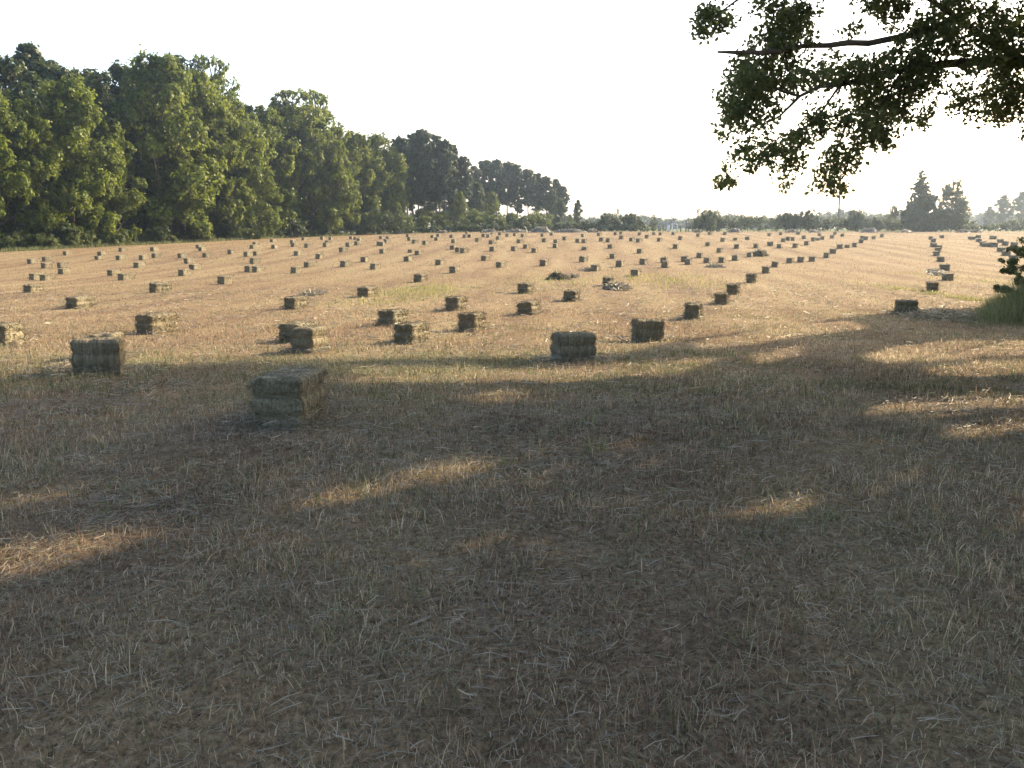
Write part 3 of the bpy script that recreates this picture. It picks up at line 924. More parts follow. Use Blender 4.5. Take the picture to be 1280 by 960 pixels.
def crown_mesh(name, lobes, seed, nleaf, size, mat, shell=.55, gap=.45, flat=1.0, droop=0.0, feather=.28):
    """lobes: list of (centre, radius vector)"""
    r_ = np.random.default_rng(seed)
    vol = np.array([np.mean(l[1]) ** 2 for l in lobes]); vol = vol / vol.sum()
    Ps, Ns, Ts = [], [], []
    for (c, rad), vv in zip(lobes, vol):
        n = int(nleaf * vv * 1.7)
        # sub-clumps on the lobe's surface
        nc = max(8, int(7 * (np.mean(rad) / .8) ** 1.3)); nc = min(nc, 46)
        cd = unit(r_.normal(0, 1, (nc, 3))); cd[:, 2] = cd[:, 2] * .85 + .12
        cr = r_.uniform(.55, 1.0, nc)
        cc = np.asarray(c) + cd * cr[:, None] * np.asarray(rad)
        csz = r_.uniform(.22, .42, nc) * np.mean(rad)
        ctint = r_.uniform(-.18, .18, nc)
        k = r_.integers(0, nc, n)
        off = unit(r_.normal(0, 1, (n, 3))) * (r_.random(n) ** .45)[:, None]
        off[:, 2] *= flat
        off *= np.where(r_.random(n) < feather, r_.uniform(1.1, 1.6, n), 1.0)[:, None]
        p = cc[k] + off * csz[k][:, None]
        p[:, 2] -= droop * csz[k] * r_.random(n) ** 2 * 1.6
        outw = unit((p - np.asarray(c)) / np.asarray(rad))
        nn = unit(outw * .5 + off * .5 + np.array([.0, 0, .45]) + r_.normal(0, .5, (n, 3)))
        Ps.append(p); Ns.append(nn); Ts.append(np.clip(r_.normal(.5, .2, n) + ctint[k], 0, 1))
    P = np.concatenate(Ps); Nn = np.concatenate(Ns); T = np.concatenate(Ts)
    keep = P[:, 2] > .05
    P, Nn, T = P[keep], Nn[keep], T[keep]
    sz = size * r_.uniform(.6, 1.35, len(P))
    V, F = leaf_quads(P, Nn, sz, r_)
    return np_mesh(name, V, F, mat, {'tint': ('FACE', T)})


def broadleaf(seed, H, Rw, zb=.06, nl=16, nleaf=15000, size=.34, mat='leaf_broad', lobe=(.26, .42), top=1.0, droop=.3):
    """unit returns trunk mesh and crown mesh"""
    r_ = np.random.default_rng(seed)
    lobes = []
    tb = MB()
    trunk = [(0, 0, -.3)]
    x = y = 0
    for t in np.linspace(.08, .82, 9):
        x += r_.normal(0, .02) * H * .3; y += r_.normal(0, .02) * H * .3
        trunk.append((x, y, t * H))
    tr = H * .017
    tb.tube(trunk, [tr * 1.35] + list(np.linspace(tr, tr * .22, 9)), 8, .15)
    for i in range(nl):
        t = zb + (1 - zb) * ((i + .5) / nl) ** .9
        t = min(t, .93)
        env = math.sin(math.pi * min(1, (.18 + .80 * t ** 1.05))) ** .6 * (1 if t < .75 else 1 - .15 * (t - .75) / .25)
        a = i * 2.4 + r_.uniform(-.4, .4)
        rl = Rw * r_.uniform(*lobe) * (1.0 if t < .8 else .85)
        rd = max(0, Rw * env - rl) * r_.uniform(.75, 1.15)
        z = t * H
        if z + rl > H * top: z = H * top - rl
        c = np.array([math.cos(a) * rd, math.sin(a) * rd, max(z, rl * .55)])
        rv = np.array([rl, rl, rl * r_.uniform(.75, 1.05)])
        lobes.append((c, rv))
        zt = max(.05 * H, c[2] - rd * r_.uniform(.4, .8) - .05 * H)
        k = np.interp(zt, [p[2] for p in trunk], range(len(trunk)))
        base = np.array(trunk[int(k)]); base = base + (np.array(trunk[min(int(k) + 1, len(trunk) - 1)]) - base) * (k - int(k))
        m1 = base * .5 + c * .5 + np.array([0, 0, -.12 * rd]) + r_.normal(0, .15, 3)
        tb.tube([base, m1, c, c + (c - m1) * .35], [tr * .45, tr * .3, tr * .16, tr * .05], 6)
        for q in range(3):
            e = c + r_.normal(0, .55, 3) * rl
            tb.tube([m1 * .4 + c * .6, (c + e) / 2 + r_.normal(0, .1, 3), e], [tr * .15, tr * .1, tr * .03], 5)
    # a few crown fillers near the trunk so that the inside is not empty
    for t in (.35, .55, .75):
        lobes.append((np.array([0, 0, t * H]), np.array([Rw * .45, Rw * .45, H * .13])))
    return tb.mesh('trunk', M['bark'], True), crown_mesh('crown', lobes, seed + 1, nleaf, size, M[mat], droop=droop)


def pine(seed, H, Rw, zb=.42, nleaf=17000, size=.34, nbr=46):
    r_ = np.random.default_rng(seed)
    tb = MB(); lobes = []
    lean = r_.normal(0, .012, 2)
    pts = [(lean[0] * z + r_.normal(0, .05), lean[1] * z + r_.normal(0, .05), z) for z in np.linspace(-.3, H * .96, 9)]
    tr = H * .0125
    tb.tube(pts, np.linspace(tr, tr * .25, 9), 8, .1)
    for i in range(nbr):
        t = zb + (1 - zb) * ((i + .6) / nbr)
        u_ = (t - zb) / (1 - zb); env = (1 - u_ ** 1.8 * .80) * (.45 + .55 * min(1, u_ / .35))
        a = i * 2.4 + r_.uniform(-.5, .5)
        L = Rw * env * r_.uniform(.55, 1.1)
        b = np.array([lean[0] * t * H, lean[1] * t * H, t * H - .1 * L])
        e = b + np.array([math.cos(a) * L * .8, math.sin(a) * L * .8, L * r_.uniform(.0, .4)])
        tb.tube([b, (b + e) / 2 + np.array([0, 0, -.05 * L]), e], [tr * .32, tr * .2, tr * .07], 5)
        s = r_.uniform(.22, .38) * Rw
        lobes.append((e, np.array([s, s, s * .62])))
        if r_.random() < .5:
            lobes.append(((b + e) / 2 + r_.normal(0, .2, 3), np.array([s * .7, s * .7, s * .45])))
    # stubs of dead branches on the bare trunk
    for i in range(5):
        z = H * r_.uniform(.25, zb); a = r_.uniform(0, 6.28); L = r_.uniform(.5, 1.5)
        tb.tube([(lean[0] * z, lean[1] * z, z), (math.cos(a) * L, math.sin(a) * L, z + .1 * L)], [tr * .2, tr * .05], 5)
    lobes.append((np.array([lean[0] * H, lean[1] * H, H * .94]), np.array([Rw * .25, Rw * .25, H * .05])))
    lobes.append((np.array([lean[0] * H, lean[1] * H, H * 1.0]), np.array([Rw * .16, Rw * .16, H * .045])))
    return tb.mesh('trunk', M['bark_pine'], True), crown_mesh('crown', lobes, seed + 1, nleaf, size, M['needle'], flat=.75, droop=0, feather=.38)


def conifer_cone(seed, H, Rw, nleaf=20000, size=.32):
    r_ = np.random.default_rng(seed)
    tb = MB(); tr = H * .016
    tb.tube([(0, 0, -.3), (.05, 0, H * .4), (0, .03, H * .98)], [tr, tr * .7, tr * .12], 7)
    lobes = []
    nb = 46
    for i in range(nb):
        t = .04 + .94 * (i / nb) ** .92
        prof = np.interp(t, [0, .12, .35, .55, .72, .85, 1], [.9, 1.0, .92, .60, .42, .26, .05])
        a = i * 2.4 + r_.uniform(-.4, .4); L = Rw * prof * r_.uniform(.75, 1.15)
        e = np.array([math.cos(a) * L * .78, math.sin(a) * L * .78, t * H + .12 * L])
        b = np.array([0, 0, t * H - .1 * L])
        tb.tube([b, e], [tr * .25, tr * .05], 5)
        s = max(.18, L * r_.uniform(.25, .42))
        lobes.append((e, np.array([s, s, s * .8]))); lobes.append((e * .55 + b * .45, np.array([s, s, s * .8])))
    return tb.mesh('trunk', M['bark'], True), crown_mesh('crown', lobes, seed + 1, nleaf, size, M['leaf_dark'], droop=.2)


def feathery(seed, H, Rw, nleaf=13000, size=.27):
    """slim upright tree with sparse see-through twiggy top"""
    r_ = np.random.default_rng(seed)
    tb = MB(); tr = H * .014; lobes = []
    tb.tube([(0, 0, -.3), (.1, 0, H * .4), (0, .1, H * .75)], [tr, tr * .7, tr * .3], 7)
    for i in range(74):
        t = .06 + .40 * r_.random() if i < 34 else .40 + .52 * r_.random()
        a = i * 2.4; prof = np.interp(t, [0, .2, .45, .7, .95], [.85, 1, .8, .62, .25])
        L = Rw * prof * r_.uniform(.5, 1)
        b = np.array([0, 0, max(.05, t - .18) * H]); e = np.array([math.cos(a) * L, math.sin(a) * L, t * H])
        tip = e + (e - b) * .22 + np.array([0, 0, .05 * H])
        tb.tube([b, (b + e) / 2 + r_.normal(0, .1, 3), e, tip], [tr * .35, tr * .2, tr * .1, tr * .03], 5)
        s = Rw * (r_.uniform(.30, .40) if t < .46 else r_.uniform(.12, .24))
        lobes.append((e, np.array([s, s, s * 1.1])))
        if t > .4: lobes.append((tip, np.array([s * .6, s * .6, s * .8])))
    return tb.mesh('trunk', M['bark'], True), crown_mesh('crown', lobes, seed + 1, nleaf, size, M['leaf_dark'], droop=.3, feather=.5)


def bush(seed, H, Rw, nleaf=3500, size=.22, mat='leaf_dark', nl=9, stems=5):
    r_ = np.random.default_rng(seed)
    tb = MB(); lobes = []
    for i in range(nl):
        a = i * 2.4; rd = Rw * r_.uniform(.15, .62); z = H * r_.uniform(.2, .74)
        s = Rw * r_.uniform(.32, .5)
        z = min(z, H - s * .75)
        lobes.append((np.array([math.cos(a) * rd, math.sin(a) * rd, max(z, .3 * s)]), np.array([s, s, min(s, H * .42)])))
    for i in range(stems):
        a = i * 1.3; c = lobes[i % nl][0]
        tb.tube([(math.cos(a) * .1, math.sin(a) * .1, -.1), c * .5 + r_.normal(0, .05, 3), c], [.05, .035, .015], 5)
    lobes.append((np.array([0, 0, H * .4]), np.array([Rw * .5, Rw * .5, H * .4])))
    return tb.mesh('stems', M['bark'], True), crown_mesh('foliage', lobes, seed + 1, nleaf, size, M[mat])


H0 = 16.0
PB = [broadleaf(11, H0, 5.2, nl=20), broadleaf(23, H0, 5.0, nl=24, lobe=(.22, .36)), broadleaf(37, H0, 4.4, nl=20, lobe=(.24, .4)), broadleaf(41, H0, 5.6, nl=26, lobe=(.2, .36), droop=.6)]
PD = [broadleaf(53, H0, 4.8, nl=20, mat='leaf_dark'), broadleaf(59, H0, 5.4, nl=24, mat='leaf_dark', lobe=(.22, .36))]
PS = [broadleaf(61, H0, 4.6, zb=.3, nl=30, nleaf=5200, size=.30, lobe=(.14, .24))]            # thin tops
PP = [pine(71, H0, 3.8, zb=.38), pine(73, H0, 3.3, zb=.30), pine(79, H0, 4.0, zb=.44), pine(83, H0, 3.5, zb=.34)]
PC = [conifer_cone(89, 10.0, 3.1)]
PF = [feathery(97, 10.0, 3.1)]
PT = [feathery(131, 10.0, 3.1, nleaf=2600)]
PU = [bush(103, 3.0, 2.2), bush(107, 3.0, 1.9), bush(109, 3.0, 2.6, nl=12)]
PW = [bush(113, 2.0, 1.3, 1800, .17, 'weed', 8), bush(117, 2.0, 1.5, 1800, .17, 'weed', 9)]
PL = [bush(119, 4.0, 2.6, 4500, .24, 'leaf_broad', 12), bush(127, 4.0, 2.2, 4000, .24, 'leaf_broad', 10)]


_HZ = {}


def plant(name, cat, protos, k, px, topy, d, label, group=None, wx=None, base=H0, rz=None):
    """stands a tree on the ground under image column px at distance d, as tall as the row topy asks for"""
    g = gpt(px, d)
    top = at(px, topy, d)
    h = top[2] - g[2]
    cme = protos[k % len(protos)][1]
    if cme.name not in _HZ:
        zc = np.empty(len(cme.vertices) * 3, np.float32); cme.vertices.foreach_get('co', zc)
        _HZ[cme.name] = float(np.percentile(zc[2::3], 99.7))
    s = h / _HZ[cme.name]
    o = thing(name, label, cat, g, rz if rz is not None else random.uniform(0, 6.28), group)
    wx = wx or 1.0
    o.scale = (s * wx, s * wx, s)
    tm, cm = protos[k % len(protos)]
    names = ('trunk', 'crown') if tm.name.startswith('trunk') else ('stems', 'foliage')
    link(names[0], tm, o); link(names[1], cm, o)
    return o


GW = 'broadleaf trees along the left edge of the field'
EDG = lambda px, off=0: float(edge_d(px)) + off
# front row of the broadleaf wood: px, top row, proto, distance behind the edge, width factor, label
front = [(-75, 95, 0, 5, 1.0, 'big broadleaf tree only partly inside the left border of the photo'),
         (-8, 112, 1, 4, .95, 'bright broadleaf tree at the very left of the wood, reaching down to the stubble'),
         (40, 128, 3, 5, .9, 'second broadleaf tree from the left border, yellow-green and sunlit'),
         (92, 100, 0, 4, 1.0, 'broad rounded sunlit tree, second big crown from the left border'),
         (142, 150, 2, 3, .95, 'shorter broadleaf tree hanging over the field left of the tallest tree'),
         (205, 70, 3, 6, .95, 'tallest broadleaf tree, its crown top standing highest in the wood'),
         (250, 92, 1, 6, .95, 'tall broadleaf tree just right of the tallest one'),
         (232, 190, 2, 1, 1.15, 'low bright broadleaf tree in front of the tallest tree'),
         (292, 122, 0, 6, .95, 'broadleaf tree with stepped crown right of the sparse topped tree'),
         (338, 135, 2, 5, 1.0, 'broadleaf tree before the airy topped tree'),
         (318, 200, 3, 1, 1.1, 'low leaning broadleaf tree with drooping foliage at the wood edge'),
         (392, 150, 3, 3, 1.0, 'drooping broadleaf tree hiding the trunk of the airy topped tree'),
         (418, 178, 1, 1, 1.0, 'pale drooping tree that ends the broadleaf wood beside the white rail'),
         (448, 166, 2, 8, 1.1, 'yellow-green broadleaf tree beyond the white rail'),
         (474, 169, 0, 12, 1.0, 'light green broadleaf tree just left of the tall pines'),
         (494, 200, 2, 10, .9, 'small light green tree at the foot of the first tall pine')]
for (px, ty, k, off, wx, lab) in front:
    plant('broadleaf_tree', 'tree', PB, k, px, ty, EDG(px, off), lab, GW, wx)
back = [(-40, 70, 0, 16, 1.0, 'dark tree behind the first trees at the left border'), (18, 74, 1, 14, 1.0, 'dark tree with rounded top left of the pine top'), (78, 84, 0, 17, 1.0, 'dark tree right of the pine top'),
        (122, 90, 1, 15, 1.0, 'dark tree filling the dip in the skyline right of the pine'), (165, 84, 0, 16, .9, 'dark tree behind the left shoulder of the tallest tree'), (228, 74, 1, 18, .9, 'dark tree behind the tallest broadleaf tree'),
        (305, 130, 0, 16, .9, 'dark tree behind the stepped crown'), (360, 128, 1, 15, .9, 'dark tree backing the airy topped tree'), (420, 160, 0, 14, .9, 'dark tree rising behind the end of the broadleaf wood'),
        (455, 176, 1, 20, .9, 'dark tree behind the yellow-green one beyond the white rail'), (185, 150, 0, 9, .9, 'dark tree in the shade left below the tallest crown'), (270, 140, 1, 10, .9, 'dark tree in the shade right below the tallest crown'),
        (60, 160, 1, 9, .9, 'dark tree in shade between the two bright crowns at left')]
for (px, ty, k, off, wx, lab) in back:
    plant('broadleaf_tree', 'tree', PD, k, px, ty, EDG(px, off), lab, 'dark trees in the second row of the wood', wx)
plant('broadleaf_tree', 'tree', PS, 0, 272, 70, EDG(272, 12), 'sparse see-through treetop right of the tallest broadleaf tree', GW, .75)
plant('broadleaf_tree', 'tree', PS, 0, 372, 112, EDG(372, 7), 'airy topped tree with sky showing through, near the end of the broadleaf wood', GW, 1.1, rz=2.0)
plant('broadleaf_tree', 'tree', PS, 0, 400, 115, EDG(400, 9), 'airy treetop right beside the other airy topped tree', GW, .9, rz=4.0)
plant('pine_tree', 'pine', PP, 1, 48, 56, EDG(48, 20), 'pine whose layered top pokes above the wood near the left border', None, .9)
plant('pine_tree', 'pine', PP, 2, 70, 78, EDG(70, 22), 'lower pine top beside the poking pine near the left border', None, .9)

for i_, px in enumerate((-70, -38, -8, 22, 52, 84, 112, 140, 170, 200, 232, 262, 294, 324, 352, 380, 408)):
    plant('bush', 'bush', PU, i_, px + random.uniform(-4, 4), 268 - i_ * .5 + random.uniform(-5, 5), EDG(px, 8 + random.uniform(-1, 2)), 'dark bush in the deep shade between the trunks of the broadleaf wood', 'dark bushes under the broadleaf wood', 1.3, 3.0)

GP = 'tall pines beyond the broadleaf wood'
pines = [(500, 172, 185, 'first tall pine, next to the light green broadleaf trees'), (516, 168, 188, 'second tall pine from the broadleaf wood'), (531, 163, 184, 'tallest pine, its top standing above the other pines'),
         (545, 170, 190, 'tall pine just right of the tallest one'), (556, 176, 186, 'fifth tall pine from the broadleaf wood'), (568, 182, 192, 'tall pine where the pine skyline starts to fall'),
         (580, 196, 190, 'pine on the falling skyline before the gap'), (524, 180, 196, 'dark pine filling in behind the tallest pines'), (550, 186, 198, 'dark pine behind the falling skyline'),
         (510, 186, 194, 'dark pine behind the first tall pines')]
pines2 = [(592, 208, 226, 'left pine of the lower group, next to the tall pines'), (606, 201, 230, 'second pine of the lower group'), (620, 200, 226, 'tallest pine of the lower group'), (634, 203, 232, 'fourth pine of the lower group'),
          (647, 206, 228, 'pine in the middle of the lower group with daylight between the trunks'), (660, 212, 226, 'pine right of the middle of the lower group'), (671, 217, 231, 'pine with rounded top before the last drop of the skyline'),
          (683, 221, 227, 'pine with a flat spreading crown in the lower group'), (694, 224, 229, 'second pine from the far end of the lower group'), (703, 233, 222, 'last full pine of the lower group')]
for k, (px, ty, d, lab) in enumerate(pines):
    plant('pine_tree', 'pine', PP, k, px, ty, d, lab, GP, .8)
for k, (px, ty, d, lab) in enumerate(pines2):
    plant('pine_tree', 'pine', PP, k + 1, px, ty, d, lab, 'lower pines at the end of the wood', .95)
low = [(596, 228, 200, 0, .85, 'PD', 'dark bushy tree below the fall of the tall pines'), (615, 240, 196, 1, .8, 'PB', 'light green bushy tree left of the daylight between the pine trunks'),
       (575, 240, 182, 1, .8, 'PB', 'rounded green tree before the tall pine trunks'), (700, 248, 205, 1, .8, 'PD', 'dark bushy tree at the end of the pine wood'), (722, 250, 200, 0, .62, 'PD', 'last dark tree of the wood before open sky'),
       (690, 238, 215, 0, .8, 'PD', 'dark tree hiding the trunks of the last pines'), (712, 268, 190, 1, .9, 'PB', 'small light tree at the foot of the last dark tree'),
       (475, 232, 176, 0, 1.1, 'PD', 'dark shaded tree behind the white rail'), (450, 240, 172, 1, 1.1, 'PD', 'dark shaded tree right beside the white rail'),
       (488, 228, 204, 0, 1.3, 'PD', 'dark tree in the shade behind the first pine trunks'), (541, 232, 206, 1, 1.2, 'PD', 'dark tree filling behind the middle pine trunks'), (566, 232, 204, 0, 1.0, 'PD', 'dark tree behind the right trunks of the tall pines'),
       (606, 246, 240, 1, 1.0, 'PD', 'dark tree behind the left trunks of the low pines')]
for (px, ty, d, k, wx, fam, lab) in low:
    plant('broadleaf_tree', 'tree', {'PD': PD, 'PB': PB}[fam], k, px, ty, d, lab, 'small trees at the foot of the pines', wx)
lb = [(505, 266, 178, 0, 'bright bush at the left end of the dark hedge'), (528, 262, 182, 1, 'bright bush below the first tall pine trunks'), (552, 264, 180, 0, 'bright bush below the tallest pine'), (640, 266, 186, 1, 'bright bush left of the vine covered bush'),
      (625, 270, 184, 0, 'low bright bush below the bushy green tree'), (662, 268, 188, 1, 'bright bush behind the vine covered bush'), (675, 264, 190, 0, 'bright rounded bush right of the vine covered bush'), (608, 268, 184, 1, 'bright bush under the fall of the pines'),
      (590, 262, 186, 0, 'bright bush before the dark bushy tree')]
for (px, ty, d, k, lab) in lb:
    plant('bush', 'bush', PL, k, px, ty, d, lab, 'bright bushes behind the dark hedge', 1.1, 4.0)


def hedge(px0, px1, d, prof, label, seed, mat='leaf_dark', size=.26, dens=55, thick=1.6):
    """a clipped strip of growth: prof = list of (px, top row)"""
    r_ = np.random.default_rng(seed)
    g0 = gpt(px0, d); g1 = gpt(px1, d); mid = (g0 + g1) / 2
    L = abs(g1[0] - g0[0])
    lobes = []
    n = max(6, int(L / 1.0))
    tb = MB()
    for i in range(n + 1):
        px = px0 + (px1 - px0) * i / n
        g = gpt(px, d)
        top = at(px, np.interp(px, [p[0] for p in prof], [p[1] for p in prof]), d)[2] - g[2]
        top = max(.6, top * r_.uniform(1.05, 1.3))
        rel = g - mid
        s = min(1.1, top * .55)
        lobes.append((rel + np.array([r_.normal(0, .2), r_.normal(0, .4), top - s * .8]), np.array([s, s * thick, s * .85])))
        lobes.append((rel + np.array([r_.normal(0, .2), r_.normal(0, .4), top * .35]), np.array([s, s * thick, max(.3, top * .42)])))
        tb.tube([rel + np.array([0, 0, -.2]), rel + np.array([r_.normal(0, .1), r_.normal(0, .1), top * .7])], [.04, .015], 5)
    o = thing('hedge', label, 'hedge', mid)
    link('stems', tb.mesh('stems', M['bark'], True), o)
    link('foliage', crown_mesh('foliage', lobes, seed, int(L * dens * 6), size, M[mat]), o)
    return o


hedge(512, 668, 173, [(512, 283), (540, 282), (600, 281), (668, 282)], 'long low dark hedge in front of the pines', 301)
hedge(672, 832, 174, [(672, 283), (690, 279), (740, 279), (800, 282), (815, 284), (832, 287)], 'low dark hedge running from the last pines to the open gap', 303)
hedge(868, 1060, 174, [(868, 275), (890, 272), (940, 273), (985, 272), (1060, 274)], 'low even dark hedge between the spiky shrub and the utility pole', 305)
hedge(1064, 1330, 176, [(1064, 276), (1095, 272), (1130, 276), (1210, 278), (1225, 283), (1250, 280), (1280, 274), (1330, 270)], 'dark hazy hedge running past the conical tree to the right border', 307)
hedge(432, 512, 168, [(432, 272), (470, 268), (505, 272), (512, 284)], 'deep dark undergrowth hedge at the shaded corner of the wood', 309, dens=80)
bs = [(652, 271, 172, 1, 1.0, 'dark vine covered bush standing in front of the hedge below the low pines'), (757, 266, 176, 2, .8, 'rounded hedge bush nearest the last pines'), (788, 267, 176, 0, .95, 'broad rounded hedge bush left of the open gap'),
      (771, 272, 177, 1, .6, 'narrow bush between the two rounded hedge bushes'), (801, 274, 175, 1, .7, 'small bush at the open end of the hedge'), (884, 262, 171, 2, .75, 'spiky dark shrub standing at the right side of the open gap'),
      (896, 268, 173, 0, .8, 'bush leaning on the spiky shrub'), (988, 266, 172, 0, 1.0, 'broad dark bush rising out of the even hedge'), (1011, 262, 172, 1, .75, 'taller dark bush joined to the broad hedge bush'),
      (1071, 263, 172, 1, 1.0, 'round green bush right of the utility pole'), (1098, 272, 173, 0, .9, 'low hazy bush between the round bush and the conical tree')]
for (px, ty, d, k, wx, lab) in bs:
    g = gpt(px, d)
    plant('bush', 'bush', PU, k, px, ty, d, lab, 'bushes growing in the far hedge', wx, 3.0)
plant('sapling', 'tree', PT, 0, 817, 266, 178, 'thin young tree standing alone in the open gap', None, .8, 10.0)
plant('sapling', 'tree', PT, 0, 772, 258, 182, 'bare twiggy sapling above the hedge bushes', None, .5, 10.0, rz=1)
plant('sapling', 'tree', PT, 0, 873, 257, 173, 'twiggy stem arching out of the spiky shrub', None, .5, 10.0, rz=3)
plant('conical_tree', 'tree', PC, 0, 1148, 216, 172, 'tall conical evergreen in the hazy far hedge', None, 1.0, 10.0)
plant('feathery_tree', 'tree', PF, 0, 1189, 224, 174, 'feathery see-through tree right of the conical evergreen', None, 1.05, 10.0)
plant('sapling', 'tree', PF, 0, 1117, 256, 182, 'small wispy tree left of the conical evergreen', None, .8, 10.0, rz=5)
far = [(1252, 244, 290, 0, 1.0, 'large hazy tree at the right border, far beyond the hedge'), (1275, 240, 296, 1, 1.0, 'hazy tree cut by the right border beyond the hedge'), (1236, 258, 300, 1, .9, 'lower hazy tree left of the large hazy tree'),
       (1300, 246, 285, 0, 1.1, 'hazy tree mostly outside the right border'), (1050, 262, 380, 0, 1.2, 'faint far tree behind the utility pole'), (1062, 263, 390, 1, 1.2, 'faint far tree right of the utility pole')]
for (px, ty, d, k, wx, lab) in far:
    plant('distant_tree', 'tree', PD, k, px, ty, d, lab, 'hazy trees far beyond the hedge', wx)

# far wood that reads as one mass
r_ = np.random.default_rng(9)
lobes = []
prof = [(700, 276), (740, 272), (780, 274), (800, 270), (840, 274), (868, 275), (910, 270), (960, 274), (1000, 276), (1028, 266), (1060, 264), (1100, 268), (1130, 264), (1170, 270), (1215, 268), (1300, 266), (1420, 262)]
for i in range(150):
    px = 690 + i * 740 / 150 + r_.normal(0, 2); d = r_.uniform(430, 470)
    g = gpt(px, d); top = at(px, np.interp(px, [p[0] for p in prof], [p[1] for p in prof]) + r_.normal(0, 1.2), d)[2] - g[2]
    s = r_.uniform(2.2, 4.0)
    lobes.append((np.array([g[0], g[1], g[2] + top - s * .8]), np.array([s, s, s * .9])))
    lobes.append((np.array([g[0], g[1], g[2] + top * .4]), np.array([s, s, top * .45])))
tag(link('far_wood', crown_mesh('far_wood', lobes, 15, 42000, 1.1, M['leaf_dark'])), 'distant bluish wood along the horizon', 'wood', kind='stuff')

# weeds and shrubs along the foot of the broadleaf wood
k = 0
WL = 'waist high weedy shrub at the foot of the broadleaf wood'
for px in np.arange(-70, 430, 13.5):
    p = px + random.uniform(-4, 4); d = EDG(p, random.uniform(-.6, 1.2))
    g = gpt(p, d); hh = random.uniform(.8, 2.3)
    o = thing('shrub', WL, 'shrub', g, random.uniform(0, 6.28), 'weedy shrubs at the foot of the wood')
    s = hh / 2.0; o.scale = (s * random.uniform(1, 1.4), s * random.uniform(1, 1.4), s)
    a_, b_ = (PW + [PU[0]])[k % 3]
    link('stems', a_, o); link('foliage', b_, o); k += 1
n = 26000
px = rng.uniform(-90, 440, n); dd = edge_d(px) + rng.normal(-1.2, 1.0, n)
x = (px - 640) / F_PX * dd * 1.012
P = np.stack([x, dd, terr(x, dd)], -1)
v, f, t, g = blades(P, rng.uniform(.15, .55, n), rng.uniform(.03, .07, n), rng.uniform(.05, .6, n), rng.uniform(0, 6.28, n), rng.random(n), np.ones(n) * .5)
me = np_mesh('verge_grass', v, f, M['lush'], {'tint': ('FACE', t), 'green': ('FACE', g)})
tag(link('verge_grass', me), 'unmown green grass strip along the foot of the wood', 'grass', kind='stuff')

# ------------------------------------------------------------------ pole, posts, rail
def pole(px, topy, d, rad, label, cross=True):
    g = gpt(px, d); h = at(px, topy, d)[2] - g[2]
    o = thing('utility_pole', label, 'pole', g)
    mb = MB(); mb.tube([(0, 0, -.4), (0, 0, h * .5), (.02, 0, h)], [rad, rad * .85, rad * .65], 10)
    link('shaft', mb.mesh('shaft', M['pole'], True), o)
    if cross:
        mb = MB(); mb.box((0, -rad, h - .5), (1.5, .1, .12)); link('crossarm', mb.mesh('crossarm', M['pole']), o)
        for sx in (-.65, 0, .65):
            mb = MB(); mb.tube([(sx, -rad, h - .44), (sx, -rad, h - .28)], [.05, .03], 6); link('insulator', mb.mesh('insulator', M['metal']), o)


pole(1047.5, 212, 181, .17, 'tall thin utility pole whose top is lost in the oak leaves', False)
pole(1029.5, 258, 330, .14, 'very faint far pole left of the tall utility pole', False)
g = gpt(835.5, 169)
o = thing('gate_post', 'stout white post, left of the white arched rail', 'post', g)
mb = MB(); mb.box((0, 0, .45), (.42, .42, 1.4)); mb.box((0, 0, 1.13), (.52, .52, .08)); link('shaft', mb.mesh('shaft', M['white']), o)
g = gpt(843.5, 169)
o = thing('farm_gate', 'white square topped farm gate in the open gap', 'gate', g)
for sx in (-.4, .4):
    mb = MB(); mb.box((sx, 0, .45), (.14, .14, 1.5)); link('upright', mb.mesh('upright', M['white']), o)
mb = MB(); mb.box((0, 0, 1.27), (1.1, .16, .16)); link('top_rail', mb.mesh('top_rail', M['white']), o)
for i, (px, hh, lab) in enumerate([(824, 1.0, 'grey fence post left of the stout white post'), (829, 1.1, 'weathered fence post nearest left of the stout white post'), (846.5, 1.6, 'dark post touching the white gate frame'), (857.5, 1.7, 'left of two tall dark fence posts in the gap'), (860.5, 1.65, 'right of two tall dark fence posts in the gap'),
                                  (851, 1.0, 'short fence post between the gate frame and the tall dark posts'), (866, 1.1, 'fence post beside the spiky shrub')]):
    g = gpt(px, 170)
    mb = MB(); mb.tube([(0, 0, -.3), (0, 0, hh * .6), (.02, .01, hh)], [.10, .095, .085], 8)
    o = link('fence_post', mb.mesh('fence_post', M['pole'], True), loc=g)
    tag(o, lab, 'fence post', 'fence posts in the open gap')
g = gpt(425.5, 161)
o = thing('board_rail', 'short white rail at the end of the broadleaf wood', 'rail', g)
for sx in (-.35, .35):
    mb = MB(); mb.box((sx, 0, .3), (.09, .09, .9)); link('post', mb.mesh('post', M['pole']), o)
mb = MB(); mb.box((0, -.07, .62), (.95, .05, .14)); link('rail', mb.mesh('rail', M['white']), o)

